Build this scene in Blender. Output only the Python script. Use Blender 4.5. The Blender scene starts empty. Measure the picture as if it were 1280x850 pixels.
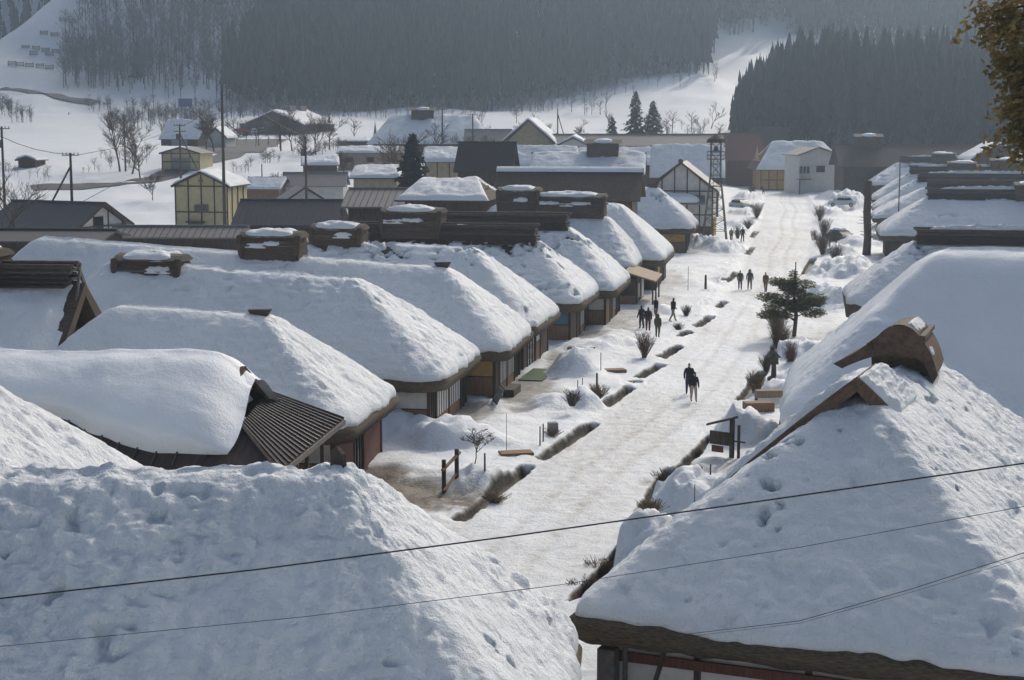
import bpy, bmesh, math, random
import numpy as np
from mathutils import Vector, Matrix
R = math.radians
rnd = random.Random(7)
scene = bpy.context.scene
COL = scene.collection

# ------------------------------------------------------------------ camera, sky, sun, exposure
F = 2100.0; CAMH = 15.5; PITCH = math.atan(285 / F)
CP, SP = math.cos(PITCH), math.sin(PITCH)
cam_d = bpy.data.cameras.new('camera'); cam = bpy.data.objects.new('camera', cam_d); COL.objects.link(cam)
cam_d.sensor_width = 36.0; cam_d.lens = F / 1280 * 36.0
cam_d.clip_start = 0.5; cam_d.clip_end = 5000
cam.location = (0, 0, CAMH); cam.rotation_euler = (R(90) - PITCH, 0, 0)
scene.camera = cam
SUN_AZ, SUN_EL = 24.0, 32.0            # azimuth measured from +Y towards +X
wd = bpy.data.worlds.new('World'); scene.world = wd; wd.use_nodes = True
wn = wd.node_tree.nodes; wl = wd.node_tree.links
sky = wn.new('ShaderNodeTexSky'); sky.sky_type = 'NISHITA'; sky.sun_disc = False
sky.sun_elevation = R(SUN_EL); sky.sun_rotation = R(SUN_AZ); sky.air_density = 1.0; sky.dust_density = 6.0; sky.ozone_density = 1.0
wn['Background'].inputs[1].default_value = 0.15
wl.new(sky.outputs[0], wn['Background'].inputs[0])
sun_d = bpy.data.lights.new('sun', 'SUN'); sun_d.energy = 1.9; sun_d.angle = R(0.7); sun_d.color = (1.0, 0.965, 0.90)
sun = bpy.data.objects.new('sun', sun_d); COL.objects.link(sun)
sun.rotation_euler = (R(90 - SUN_EL), 0, R(180 - SUN_AZ))
sv = Vector((math.sin(R(SUN_AZ)) * math.cos(R(SUN_EL)), math.cos(R(SUN_AZ)) * math.cos(R(SUN_EL)), math.sin(R(SUN_EL))))
sun.rotation_euler = sv.to_track_quat('Z', 'Y').to_euler()
sun.location = (60, 120, 200)
vs = scene.view_settings
vs.view_transform = 'Standard'; vs.look = 'None'; vs.gamma = 1.0; vs.exposure = 0.04; vs.use_curve_mapping = False
scene.render.engine = 'CYCLES'
cy = scene.cycles
cy.max_bounces = 6; cy.diffuse_bounces = 3; cy.glossy_bounces = 2; cy.transmission_bounces = 2; cy.volume_bounces = 0
cy.transparent_max_bounces = 4; cy.use_denoising = True
cy.caustics_reflective = False; cy.caustics_refractive = False; cy.sample_clamp_indirect = 6
HAZE_DENSITY = 0.00062

# ------------------------------------------------------------------ pixel helpers (a pixel gives a direction only)
def ray(x, y):
    u = (x - 640) / F; v = (425 - y) / F
    return (u, CP + v * SP, -SP + v * CP)
def P(x, y, z=0.0):                       # pixel -> point on the level plane z
    d = ray(x, y); t = (z - CAMH) / d[2]
    return Vector((d[0] * t, d[1] * t, z))
def PY(x, y, Y):                          # pixel -> point at forward distance Y
    d = ray(x, y); t = Y / d[1]
    return Vector((d[0] * t, Y, CAMH + d[2] * t))
def pix(X, Y, Z):
    dz = Z - CAMH; fw = Y * CP - dz * SP
    return 640 + F * X / fw, 425 - F * (Y * SP + dz * CP) / fw
def ss(a, b, x):
    t = np.clip((np.asarray(x, float) - a) / (b - a), 0, 1)
    return t * t * (3 - 2 * t)

# ------------------------------------------------------------------ value noise
_rs = np.random.RandomState(11)
_TAB = _rs.rand(65536)
def vnoise(x, y, z):
    xi = np.floor(x).astype(np.int64); yi = np.floor(y).astype(np.int64); zi = np.floor(z).astype(np.int64)
    fx = x - xi; fy = y - yi; fz = z - zi
    fx = fx * fx * (3 - 2 * fx); fy = fy * fy * (3 - 2 * fy); fz = fz * fz * (3 - 2 * fz)
    def h(a, b, c): return _TAB[((a * 73856093) ^ (b * 19349663) ^ (c * 83492791)) & 65535]
    def L(p, q, t): return p + (q - p) * t
    a = L(L(h(xi, yi, zi), h(xi + 1, yi, zi), fx), L(h(xi, yi + 1, zi), h(xi + 1, yi + 1, zi), fx), fy)
    b = L(L(h(xi, yi, zi + 1), h(xi + 1, yi, zi + 1), fx), L(h(xi, yi + 1, zi + 1), h(xi + 1, yi + 1, zi + 1), fx), fy)
    return L(a, b, fz) * 2 - 1
def fbm(p, scale, octaves=3, gain=0.5):
    s = 0; a = 1.0; q = np.asarray(p, float) / scale
    for o in range(octaves):
        s = s + a * vnoise(q[..., 0] + 17.3 * o, q[..., 1] + 5.1 * o, q[..., 2] + 9.7 * o)
        a *= gain; q = q * 2.03
    return s
def billow(p, scale, octaves=3):
    s = 0; a = 1.0; q = np.asarray(p, float) / scale
    for o in range(octaves):
        s = s + a * (np.abs(vnoise(q[..., 0] + 7.3 * o, q[..., 1] + 3.1 * o, q[..., 2] + 1.7 * o)) * 2 - .7)
        a *= .5; q = q * 2.1
    return s

# ------------------------------------------------------------------ materials
MATS = {}
def new_mat(name):
    m = bpy.data.materials.new(name); m.use_nodes = True; MATS[name] = m
    nt = m.node_tree; return m, nt, nt.nodes, nt.links, nt.nodes['Principled BSDF']
def mixrgb(nt, fac, a, b, mode='MIX'):
    n = nt.nodes.new('ShaderNodeMix'); n.data_type = 'RGBA'; n.blend_type = mode
    for sock, v in ((n.inputs[0], fac), (n.inputs[6], a), (n.inputs[7], b)):
        if hasattr(v, 'links') or hasattr(v, 'is_linked'): nt.links.new(v, sock)
        elif isinstance(v, (int, float)): sock.default_value = v
        else: sock.default_value = (*v, 1) if len(v) == 3 else v
    return n.outputs[2]
def noise_node(nt, scale, detail=4, rough=.55, stretch=None, coord='pos'):
    g = nt.nodes.new('ShaderNodeNewGeometry') if coord == 'pos' else nt.nodes.new('ShaderNodeTexCoord')
    out = g.outputs['Position'] if coord == 'pos' else g.outputs['Object']
    if stretch:
        mp = nt.nodes.new('ShaderNodeMapping'); mp.inputs['Scale'].default_value = stretch
        nt.links.new(out, mp.inputs['Vector']); out = mp.outputs[0]
    n = nt.nodes.new('ShaderNodeTexNoise'); n.inputs['Scale'].default_value = scale
    n.inputs['Detail'].default_value = detail; n.inputs['Roughness'].default_value = rough
    nt.links.new(out, n.inputs['Vector']); return n.outputs[0]
def ramp(nt, fac, lo, hi):
    n = nt.nodes.new('ShaderNodeMapRange'); n.inputs[1].default_value = lo; n.inputs[2].default_value = hi
    nt.links.new(fac, n.inputs[0]); return n.outputs[0]
def bump(nt, heights, bsdf):
    prev = None
    for h, st, dist in heights:
        b = nt.nodes.new('ShaderNodeBump'); b.inputs['Strength'].default_value = st; b.inputs['Distance'].default_value = dist
        nt.links.new(h, b.inputs['Height'])
        if prev: nt.links.new(prev, b.inputs['Normal'])
        prev = b.outputs[0]
    nt.links.new(prev, bsdf.inputs['Normal'])
def plain_mat(name, col, rough=.7, var=.35, scale=3.0, stretch=None, bstr=.0, coord='obj', col2=None, metal=0.0):
    m, nt, N, L, b = new_mat(name)
    n1 = noise_node(nt, scale, 5, .6, stretch, coord)
    c2 = col2 or tuple(c * (1 - var) for c in col)
    L.new(mixrgb(nt, ramp(nt, n1, .32, .68), c2, tuple(min(.9, c * (1 + var * .4)) for c in col)), b.inputs['Base Color'])
    b.inputs['Roughness'].default_value = rough; b.inputs['Metallic'].default_value = metal
    b.inputs['Specular IOR Level'].default_value = .3
    if bstr: bump(nt, [(noise_node(nt, scale * 4, 4, .6, stretch, coord), bstr, .02)], b)
    return m
def snow_mat(name, dirty=.25, grain=.5, attr=False, lump=.35):
    m, nt, N, L, b = new_mat(name)
    big = noise_node(nt, .35, 4, .6); fine = noise_node(nt, 6, 5, .7); mid = noise_node(nt, 1.6, 4, .6)
    c = mixrgb(nt, ramp(nt, big, .35, .7), (.81, .845, .86), (.75, .785, .80))
    sp = noise_node(nt, 3.1, 6, .75)
    spk = ramp(nt, sp, .66, .78)
    k = N.new('ShaderNodeMath'); k.operation = 'MULTIPLY'; k.inputs[1].default_value = dirty; L.new(spk, k.inputs[0])
    c = mixrgb(nt, k.outputs[0], c, (.30, .28, .24))
    if attr:
        at = N.new('ShaderNodeAttribute'); at.attribute_name = 'dirt'
        mm = N.new('ShaderNodeMath'); mm.operation = 'MULTIPLY'
        L.new(at.outputs['Fac'], mm.inputs[0]); L.new(ramp(nt, mid, .25, .62), mm.inputs[1])
        c = mixrgb(nt, mm.outputs[0], c, (.46, .445, .405))
        a2 = N.new('ShaderNodeAttribute'); a2.attribute_name = 'soil'
        sc = mixrgb(nt, ramp(nt, fine, .3, .7), (.055, .045, .035), (.16, .125, .085))
        c = mixrgb(nt, a2.outputs['Fac'], c, sc)
        a3 = N.new('ShaderNodeAttribute'); a3.attribute_name = 'ditch'
        c = mixrgb(nt, a3.outputs['Fac'], c, mixrgb(nt, ramp(nt, fine, .3, .7), (.018, .015, .012), (.07, .055, .035)))
    L.new(c, b.inputs['Base Color'])
    b.inputs['Roughness'].default_value = .62; b.inputs['Specular IOR Level'].default_value = .35
    bump(nt, [(mid, lump, .25), (fine, grain, .13), (noise_node(nt, 22, 3, .7), grain, .035)], b)
    return m
M = {}
M['snow'] = snow_mat('snow')
M['roofsnow'] = snow_mat('roof_snow', .35, .75, lump=.55)
M['smoothsnow'] = snow_mat('smooth_snow', .08, .34, lump=.16)
M['street'] = snow_mat('street_snow', .2, .55, attr=True)
M['thatch'] = plain_mat('thatch', (.13, .10, .066), .95, .65, 5, (1, 1, 9), .6)
M['bark'] = plain_mat('cedar_bark', (.11, .082, .062), .9, .65, 4, (.6, 6, 6), 1.0)
M['barklight'] = plain_mat('weathered_bark', (.14, .115, .092), .85, .4, 4, (.6, 6, 6), .4)
M['saddle'] = plain_mat('brown_bark_saddle', (.15, .095, .062), .85, .5, 5, (6, .8, .8), .5)
M['wood'] = plain_mat('dark_wood', (.09, .064, .047), .75, .5, 6, (1, 1, .2), .3)
M['redwood'] = plain_mat('red_brown_wood', (.15, .062, .042), .7, .4, 6, (3, 3, .3), .3)
M['board'] = plain_mat('brown_boards', (.27, .16, .09), .75, .35, 6, (3, 3, .3), .3)
M['palewood'] = plain_mat('pale_wood', (.34, .25, .16), .75, .35, 6, (3, 3, .5), .2)
M['plaster'] = plain_mat('white_plaster', (.62, .61, .57), .85, .15, 2, None, .1)
M['ochre'] = plain_mat('ochre_plaster', (.52, .33, .11), .85, .2, 2, None, .1)
M['yellow'] = plain_mat('yellow_panel', (.56, .48, .27), .7, .15, 2, None, .05)
M['beige'] = plain_mat('beige_panel', (.42, .33, .21), .75, .2, 2, None, .05)
M['shoji'] = plain_mat('shoji_paper', (.60, .60, .58), .6, .1, 3)
M['metal'] = plain_mat('dark_metal_roof', (.085, .082, .085), .5, .3, 3, (.4, 6, 6), .15)
M['metalbrown'] = plain_mat('brown_metal_roof', (.075, .06, .055), .6, .3, 3, (5, .3, .3), .1)
MATS['brown_metal_roof'].node_tree.nodes['Principled BSDF'].inputs['Specular IOR Level'].default_value = .08
MATS['brown_metal_roof'].node_tree.nodes['Principled BSDF'].inputs['Roughness'].default_value = .85
MATS['dark_metal_roof'].node_tree.nodes['Principled BSDF'].inputs['Specular IOR Level'].default_value = .15
M['metalgrey'] = plain_mat('grey_metal_roof', (.21, .195, .185), .5, .3, 3, (.4, 6, 6), .15)
M['rust'] = plain_mat('rust_red_roof', (.19, .075, .055), .6, .3, 3, (.4, 5, 5), .1)
M['glass'] = plain_mat('window_glass', (.03, .035, .04), .12, .3, 3)
M['stone'] = plain_mat('ditch_stone', (.10, .085, .065), .9, .6, 3, None, .7)
M['asphalt'] = plain_mat('wet_asphalt', (.085, .080, .075), .6, .3, .8, None, .3, 'pos')
M['steel'] = plain_mat('weathered_steel', (.14, .125, .11), .6, .35, 5)
M['concrete'] = plain_mat('concrete', (.30, .29, .27), .8, .2, 4, None, .2)
M['pole'] = plain_mat('pole_grey_brown', (.10, .085, .075), .8, .3, 5, (3, 3, .3))
M['wire'] = plain_mat('cable_black', (.02, .02, .02), .5, .1, 5)
M['branch'] = plain_mat('bare_branch', (.105, .08, .06), .9, .4, 5)
M['trunk'] = plain_mat('bark_trunk', (.12, .085, .06), .95, .5, 5, (4, 4, .5), .6)
M['twig'] = plain_mat('red_brown_twig', (.16, .095, .06), .9, .4, 5)
M['drygrass'] = plain_mat('dry_grass', (.21, .15, .085), .9, .4, 5)
M['cedar'] = plain_mat('cedar_needles', (.026, .034, .026), .9, .45, 1.2, None, 0, 'pos', (.014, .017, .015))
M['fircrown'] = plain_mat('conifer_needles', (.055, .062, .035), .85, .5, 2.0, None, 0, 'pos', (.03, .036, .022))
M['pine'] = plain_mat('pine_needles', (.20, .20, .085), .8, .45, 3.0, None, 0, 'pos', (.13, .11, .055))
M['nearcedar'] = plain_mat('near_cedar_needles', (.17, .135, .05), .8, .45, 5.0, None, 0, 'pos', (.10, .066, .025))
for nm in ('pine', 'nearcedar', 'fircrown'):
    nt = M[nm].node_tree; pb = nt.nodes['Principled BSDF']; tl = nt.nodes.new('ShaderNodeBsdfTranslucent'); mx = nt.nodes.new('ShaderNodeMixShader'); mx.inputs[0].default_value = .45
    nt.links.new(pb.inputs['Base Color'].links[0].from_socket, tl.inputs[0]); nt.links.new(pb.outputs[0], mx.inputs[1]); nt.links.new(tl.outputs[0], mx.inputs[2]); nt.links.new(mx.outputs[0], nt.nodes['Material Output'].inputs['Surface'])
M['hillwood'] = plain_mat('grey_winter_wood', (.115, .105, .10), .95, .35, 1.0, None, 0, 'pos')
M['blue'] = plain_mat('blue_sign', (.05, .13, .28), .6, .1, 3)
M['tarp'] = plain_mat('blue_tarp', (.08, .20, .28), .6, .2, 3)
M['green'] = plain_mat('green_mat', (.05, .10, .04), .8, .3, 6)
M['carwhite'] = plain_mat('car_white', (.60, .61, .62), .35, .05, 3)
M['carsilver'] = plain_mat('car_silver', (.38, .40, .42), .3, .05, 3, metal=.4)
M['carblack'] = plain_mat('car_black', (.025, .025, .028), .3, .1, 3)
M['red'] = plain_mat('machine_red', (.28, .04, .03), .5, .15, 3)
M['rubber'] = plain_mat('tyre_rubber', (.02, .02, .02), .9, .2, 6)
M['lamp'] = plain_mat('lamp_glass', (.6, .6, .55), .2, .05, 3)
M['skin'] = plain_mat('skin', (.45, .28, .20), .6, .1, 6)
M['hair'] = plain_mat('hair', (.02, .016, .014), .7, .2, 9)
def cloth(name, col): 
    if name not in M: M[name] = plain_mat(name, col, .9, .25, 14)
    return M[name]

# ------------------------------------------------------------------ object helpers
def tag(o, label=None, cat=None, group=None, kind=None):
    if label: o['label'] = label
    if cat: o['category'] = cat
    if group: o['group'] = group
    if kind: o['kind'] = kind
    return o
def link(name, me, parent=None, mats=None):
    o = bpy.data.objects.new(name, me); COL.objects.link(o)
    if mats is not None and me is not None and not me.materials:
        for m in (mats if isinstance(mats, (list, tuple)) else [mats]): me.materials.append(m)
    if parent is not None: o.parent = parent
    return o
def thing(name, loc, rotz, label, cat, group=None):
    o = bpy.data.objects.new(name, None); COL.objects.link(o); o.empty_display_size = .3
    o.location = loc; o.rotation_euler = (0, 0, rotz)
    return tag(o, label, cat, group)
def np_mesh(name, V, Fq, smooth=True):
    V = np.asarray(V, np.float32).reshape(-1, 3); Fq = np.asarray(Fq, np.int32); k = Fq.shape[1]
    me = bpy.data.meshes.new(name); me.vertices.add(len(V)); me.vertices.foreach_set('co', V.ravel())
    me.loops.add(Fq.size); me.loops.foreach_set('vertex_index', Fq.ravel())
    me.polygons.add(len(Fq)); me.polygons.foreach_set('loop_start', np.arange(0, Fq.size, k, dtype=np.int32))
    me.polygons.foreach_set('use_smooth', np.full(len(Fq), smooth)); me.update(); return me
def grid_faces(nr, nc, closed=False):
    i = np.arange(nr - 1)[:, None]; j = np.arange(nc if closed else nc - 1)[None, :]; j2 = (j + 1) % nc
    return np.stack([np.broadcast_to(a, (nr - 1, j.shape[1])) for a in (i * nc + j, i * nc + j2, (i + 1) * nc + j2, (i + 1) * nc + j)], -1).reshape(-1, 4)
class MB:
    def __init__(s): s.v = []; s.f = []; s.m = []; s.cur = 0
    def add(s, vs, fs):
        b = len(s.v); s.v += [tuple(v) for v in vs]; s.f += [tuple(i + b for i in f) for f in fs]; s.m += [s.cur] * len(fs); return s
    def box(s, x0, x1, y0, y1, z0, z1):
        return s.add([(x0, y0, z0), (x1, y0, z0), (x1, y1, z0), (x0, y1, z0), (x0, y0, z1), (x1, y0, z1), (x1, y1, z1), (x0, y1, z1)],
                     [(0, 3, 2, 1), (4, 5, 6, 7), (0, 1, 5, 4), (1, 2, 6, 5), (2, 3, 7, 6), (3, 0, 4, 7)])
    def beam(s, a, b, w, h=None):
        a = Vector(a); b = Vector(b); h = h or w; d = (b - a).normalized()
        up = Vector((0, 0, 1)) if abs(d.z) < .95 else Vector((1, 0, 0))
        x = d.cross(up).normalized() * w / 2; y = x.cross(d).normalized() * h / 2
        return s.add([a - x - y, a + x - y, a + x + y, a - x + y, b - x - y, b + x - y, b + x + y, b - x + y],
                     [(0, 3, 2, 1), (4, 5, 6, 7), (0, 1, 5, 4), (1, 2, 6, 5), (2, 3, 7, 6), (3, 0, 4, 7)])
    def tube(s, pts, rad, n=6, cap=True):
        pts = [Vector(p) for p in pts]; rad = rad if isinstance(rad, (list, tuple)) else [rad] * len(pts); vs = []; fs = []
        for i, p in enumerate(pts):
            d = (pts[min(i + 1, len(pts) - 1)] - pts[max(i - 1, 0)]).normalized()
            up = Vector((0, 0, 1)) if abs(d.z) < .9 else Vector((1, 0, 0))
            x = d.cross(up).normalized(); y = x.cross(d)
            for k in range(n):
                a = 2 * math.pi * k / n; vs.append(p + (x * math.cos(a) + y * math.sin(a)) * rad[i])
        for i in range(len(pts) - 1):
            for k in range(n): fs.append((i * n + k, i * n + (k + 1) % n, (i + 1) * n + (k + 1) % n, (i + 1) * n + k))
        if cap: fs.append(tuple(range(n - 1, -1, -1))); fs.append(tuple((len(pts) - 1) * n + k for k in range(n)))
        return s.add(vs, fs)
    def extrude(s, poly, axis, a, b):            # poly: 2D outline in the plane normal to axis (0=x, 1=y, 2=z)
        n = len(poly)
        def mk(p, t): q = list(p); q.insert(axis, t); return tuple(q)
        return s.add([mk(p, a) for p in poly] + [mk(p, b) for p in poly],
                     [tuple(range(n)), tuple(range(2 * n - 1, n - 1, -1))] + [(i, i + n, (i + 1) % n + n, (i + 1) % n) for i in range(n)])
    def mesh(s, name, smooth=False):
        me = bpy.data.meshes.new(name); me.from_pydata(s.v, [], s.f)
        if any(s.m): me.polygons.foreach_set('material_index', s.m)
        if smooth: me.polygons.foreach_set('use_smooth', [True] * len(me.polygons))
        bm = bmesh.new(); bm.from_mesh(me); bmesh.ops.recalc_face_normals(bm, faces=bm.faces); bm.to_mesh(me); bm.free()
        me.update(); return me
    def build(s, name, mat, parent=None, smooth=False): return link(name, s.mesh(name, smooth), parent, mat)
def copy_tree(o, parent=None):
    c = o.copy(); COL.objects.link(c); c.parent = parent
    for ch in list(o.children): copy_tree(ch, c)
    return c
def snow_blob(name, parent, mat, rx, ry, h, loc=(0, 0, 0), seed=0, amp=.12, n=28, power=2.2, fall=.55):
    k = np.linspace(0, 1, n // 2 + 1)[:, None]; th = np.linspace(0, 2 * np.pi, n * 2, endpoint=False)[None, :]
    cs, sn = np.cos(th), np.sin(th); sq = (np.abs(cs) ** power + np.abs(sn) ** power) ** (-1 / power)
    x = rx * sq * cs * k; y = ry * sq * sn * k; z = h * (1 - k ** 2.4) ** fall + 0 * th
    V = np.stack([x, y, z], -1); d = fbm(V + seed * 7.7, max(.25, min(rx, ry) * .6), 4) * amp * (1 - k ** 6 * .5)
    V[..., 2] += d * (z / max(h, .01) > .02) ; V[..., 0] += d * cs * k; V[..., 1] += d * sn * k
    V[-1, :, 2] = -.15
    o = link(name, np_mesh(name, V, grid_faces(n // 2 + 1, n * 2, True)), parent, mat); o.location = loc; return o

# ------------------------------------------------------------------ street line and terrain
LE = [(-10.5, 34), (-8.6, 42), (-4.6, 55), (-1.9, 63.8), (.5, 71.9), (3.8, 81.8), (6.3, 92.6), (10.8, 109.5), (14.7, 125.4), (18, 142), (21.4, 159.6), (27.1, 192.9), (34.3, 234.7), (40.7, 274.1), (51.3, 343.2), (60, 400)]
RE = [(-4, 34), (-1.2, 42), (2.8, 55.1), (4.5, 61.6), (6.3, 68.1), (9.5, 79.1), (12.8, 91.3), (16.1, 104.8), (19.8, 120.7), (25.6, 148.6), (28.9, 163.6), (37.0, 205.1), (45.5, 252.9), (54.6, 313.6), (59.5, 343.2), (68, 400)]
def XL(Y): return np.interp(Y, [p[1] for p in LE], [p[0] for p in LE])
def XR(Y): return np.interp(Y, [p[1] for p in RE], [p[0] for p in RE])
def CX(Y): return (XL(Y) + XR(Y)) / 2
AZX = [-900, -200, 0, 110, 200, 280, 450, 600, 700, 800, 890, 1000, 1150, 1400, 2000]
FD0 = [520, 600, 640, 640, 600, 560, 545, 545, 575, 595, 600, 680, 690, 640, 560]
FZ0 = [16, 19, 20, 21, 19, 16, 15, 15.5, 20, 26.5, 29, 45, 47, 38, 26]
CRST = [30, 36, 41, 66, 130, 320, 320, 320, 320, 320, 320, 320, 320, 320, 320]
def terrain(X, Y, detail=True):
    X = np.asarray(X, float); Y = np.asarray(Y, float); D = np.sqrt(X * X + Y * Y)
    Yp = np.maximum(Y, 1e-3); ax = np.where(Y > 20, 640 + F * X / np.maximum(Y, 20) , 640)
    ax = np.clip(ax, -900, 2000)
    left = ss(8, 36, CX(np.clip(Y, 34, 400)) - X)
    z = left * (8.0 * ss(225, 345, Y) + 1.5 * ss(345, 560, Y)) + (1 - left) * 8.5 * ss(352, 440, Y)
    d0 = np.interp(ax, AZX, FD0); z0 = np.interp(ax, AZX, FZ0); cr = np.interp(ax, AZX, CRST)
    z = z + np.maximum(z0 - 8.5, 0) * np.clip((D - 400) / np.maximum(d0 - 400, 1), 0, 1) ** 2.2 * (Y > 0)
    up = np.maximum(D - d0, 0); up = np.where(Y > 0, up, 0)
    rise = .52 * (np.sqrt(up * up + 900) - 30)
    hill = np.where(rise + z > cr, cr + 14 * np.tanh((rise + z - cr) / 60) * 0 , rise + z)
    far = .62 * np.maximum(D - 960, 0) * (Y > 0)
    z = np.where(up > 0, np.minimum(rise + z, cr - .05 * np.maximum(D - d0 - 90, 0) * (cr < 200)) + far * (cr < 200), z)
    z = np.minimum(z, 250)
    z = z + 13.6 * (1 - ss(0, 27, D)) 
    if detail:
        p = np.stack([X, Y, z * 0], -1)
        z = z + fbm(p, 28, 3) * (.35 * ss(180, 260, D) + 2.2 * ss(430, 640, D)) + fbm(p, 7, 3) * (.12 * ss(40, 90, D) + .30 * ss(160, 200, D) * (1 - ss(300, 380, D))) + fbm(p, 60, 3) * 4 * ss(560, 700, D)
    return z
def th(X, Y): return float(terrain(np.array([X]), np.array([Y]))[0])
def G(x, y, lo=30, hi=1300):              # pixel -> first hit on the terrain
    d = ray(x, y); D = np.geomspace(lo, hi, 1600); z = CAMH + d[2] / d[1] * D; X = d[0] / d[1] * D
    h = terrain(X, D); k = np.argmax(z < h)
    return Vector((X[k], D[k], h[k]))

azs = np.concatenate([np.linspace(-180, -32, 40)[:-1], np.linspace(-32, 32, 330), np.linspace(32, 180, 40)[1:-1]])
ds = np.concatenate([[.5, 4, 8, 12, 16, 20, 24], np.geomspace(28, 1250, 330)])
A_, D_ = np.meshgrid(np.radians(azs), ds); gx = np.sin(A_) * D_; gy = np.cos(A_) * D_
gz = terrain(gx, gy)
tt = gx - CX(np.clip(gy, 34, 400))
gz -= .9 * (1 - ss(14.2, 15.2, np.abs(tt))) * ss(39, 41, gy) * (1 - ss(338, 341, gy))
ground = link('ground', np_mesh('ground', np.stack([gx, gy, gz], -1), grid_faces(len(ds), len(azs), True)), None, M['snow'])
tag(ground, 'snow covered valley floor and hillsides around the village', 'ground', kind='structure')

# ditches as world segments (a, b, half width)
def seg(a, b, w=.26): return (P(*a), P(*b), w)
DITCH = [seg((655, 588), (580, 645)), seg((738, 533), (682, 571)), seg((785, 487), (757, 508)), seg((797, 478), (788, 480), .20), seg((824, 458), (800, 472)), seg((847, 435), (828, 448)),
         seg((860, 417), (850, 422), .24), seg((888, 397), (872, 409)), seg((905, 378), (898, 384)), seg((920, 343), (906, 356)), seg((548, 668), (512, 684), .30), seg((940, 310), (935, 318)), seg((945, 290), (940, 297)),
         seg((775, 700), (722, 752), .30), seg((888, 548), (852, 586), .26), seg((838, 590), (800, 645), .30), seg((952, 468), (928, 498), .28), seg((975, 428), (962, 452), .30), seg((1016, 325), (1006, 342), .30), seg((1016, 290), (1018, 300), .24)]
DITCH = [(m_ + (a_ - m_) * 1.12, m_ + (b_ - m_) * 1.12, w_) if a_.y > 70 else (a_, b_, w_) for a_, b_, w_ in DITCH for m_ in [(a_ + b_) / 2]]
BLOBS = [  # soil patches: pixel, rx, ry (m), strength
    ((490, 622), 4.2, 3.6, 1.0), ((475, 600), 2.2, 2.0, 1.0), ((545, 610), 1.6, 2.5, .6), ((655, 495), 2.2, 6.0, .75), ((592, 522), 1.4, 3.0, .7), ((735, 425), 1.6, 5, .6), ((810, 378), 2.0, 6, .45), ((700, 460), 1.0, 5, .8), ((775, 408), 2.0, 4.5, .5), ((790, 395), 2, 4, .5),
    ((835, 350), 1.5, 8, .35), ((700, 500), .7, 3.0, .3), ((830, 604), 1.2, .8, .5), ((895, 590), 3, 1.5, .35), ((572, 520), 1.0, 3, .7), ((860, 322), 6, 4, .18), ((935, 650), 2.0, 1.0, .2)]
MOUNDS = [  # pixel of base centre, rx, ry, height
    ((560, 560), 3.0, 2.2, 1.0), ((500, 548), 2.5, 2.2, .9), ((600, 605), 2.6, 2.2, .5), ((715, 473), 1.8, 2.2, 1.15), ((738, 440), 2.4, 3, .5), ((930, 555), 2.0, 2.2, 1.35), ((860, 645), 2.3, 2.6, 1.3), ((805, 712), 2.1, 2.4, 1.5),
    ((700, 510), 2.2, 2.2, .4), ((735, 512), 1.2, 1.6, .6), ((660, 605), 1.4, 2.0, .35), ((770, 435), 1.6, 2.2, .5), ((830, 395), 1.3, 2, .5), ((860, 310), 4, 7, 1.2), ((905, 315), 3, 6, 1.0), ((1045, 385), 3.5, 7, 1.3), ((1060, 345), 4, 7, 1.3),
    ((1000, 450), 3, 4, .9), ((985, 500), 2, 4, .6), ((1075, 310), 3, 5, .9), ((930, 270), 3, 5, .9), ((920, 285), 2, 5, .7), ((935, 250), 3, 6, 1.1), ((1040, 250), 3, 7, 1.2), ((1060, 262), 4, 8, 2.3), ((1035, 270), 3, 6, 1.0), ((545, 690), 2.5, 1.5, .5), ((640, 630), 1.3, 1.3, .1), ((930, 228), 6, 8, 2.5),
    ((1050, 320), 2, 4, .8), ((965, 505), 1.2, 1.5, .5), ((905, 355), 1.4, 4, .4), ((870, 360), 2.0, 4, .35), ((1000, 480), 2, 3, .6)]
ys = [40.0]
while ys[-1] < 340: ys.append(ys[-1] + .17 + (ys[-1] / 300) ** 2 * .9)
ys = np.array(ys); ts = np.concatenate([np.linspace(-16, -6, 50)[:-1], np.linspace(-6, -2.9, 44)[:-1], np.linspace(-2.9, 2.9, 36), np.linspace(2.9, 6, 44)[1:], np.linspace(6, 16, 50)[1:]])
TY, TT = np.meshgrid(ys, ts, indexing='ij'); hw = (XR(TY) - XL(TY)) / 2
TT = np.where(np.abs(TT) < 3.8, TT * hw / 3.8, np.sign(TT) * (hw + np.abs(TT) - 3.8)); SX = CX(TY) + TT
p3 = np.stack([SX, TY, SX * 0], -1)
off = np.abs(TT) - hw                                  # metres beyond the ditch line
side = ss(-.6, .9, off)
SZ = .10 * fbm(p3, 2.2, 3) * side + .035 * billow(p3, .55, 3) * side + (.02 * fbm(p3, .8, 3) + .03 * billow(p3, .4, 2)) * (1 - side) + .22 * side + .12 * ss(1, 5, off)
rut = np.exp(-((np.abs(TT - .2 + .3 * np.sin(TY / 9)) - .85) / .28) ** 2)
SZ -= .055 * rut * (1 - side) * (.6 + .4 * fbm(p3, 2.5, 2))
dirt = np.clip(.36 * (1 - side) + .36 * rut * (1 - side) + .42 * fbm(p3 * np.array([1, .45, 1]), 3.2, 4) * (1 - side * .55), 0, 1)
soil = np.zeros_like(SZ)
for (c, rx, ry, st) in BLOBS:
    q = P(*c); e = ((SX - q.x) / rx) ** 2 + ((TY - q.y) / ry) ** 2
    w = ss(1.25, .35, e + .55 * fbm(p3 + q.x, 1.1, 4)); soil = np.maximum(soil, w * st); SZ -= .16 * w * st
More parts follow.
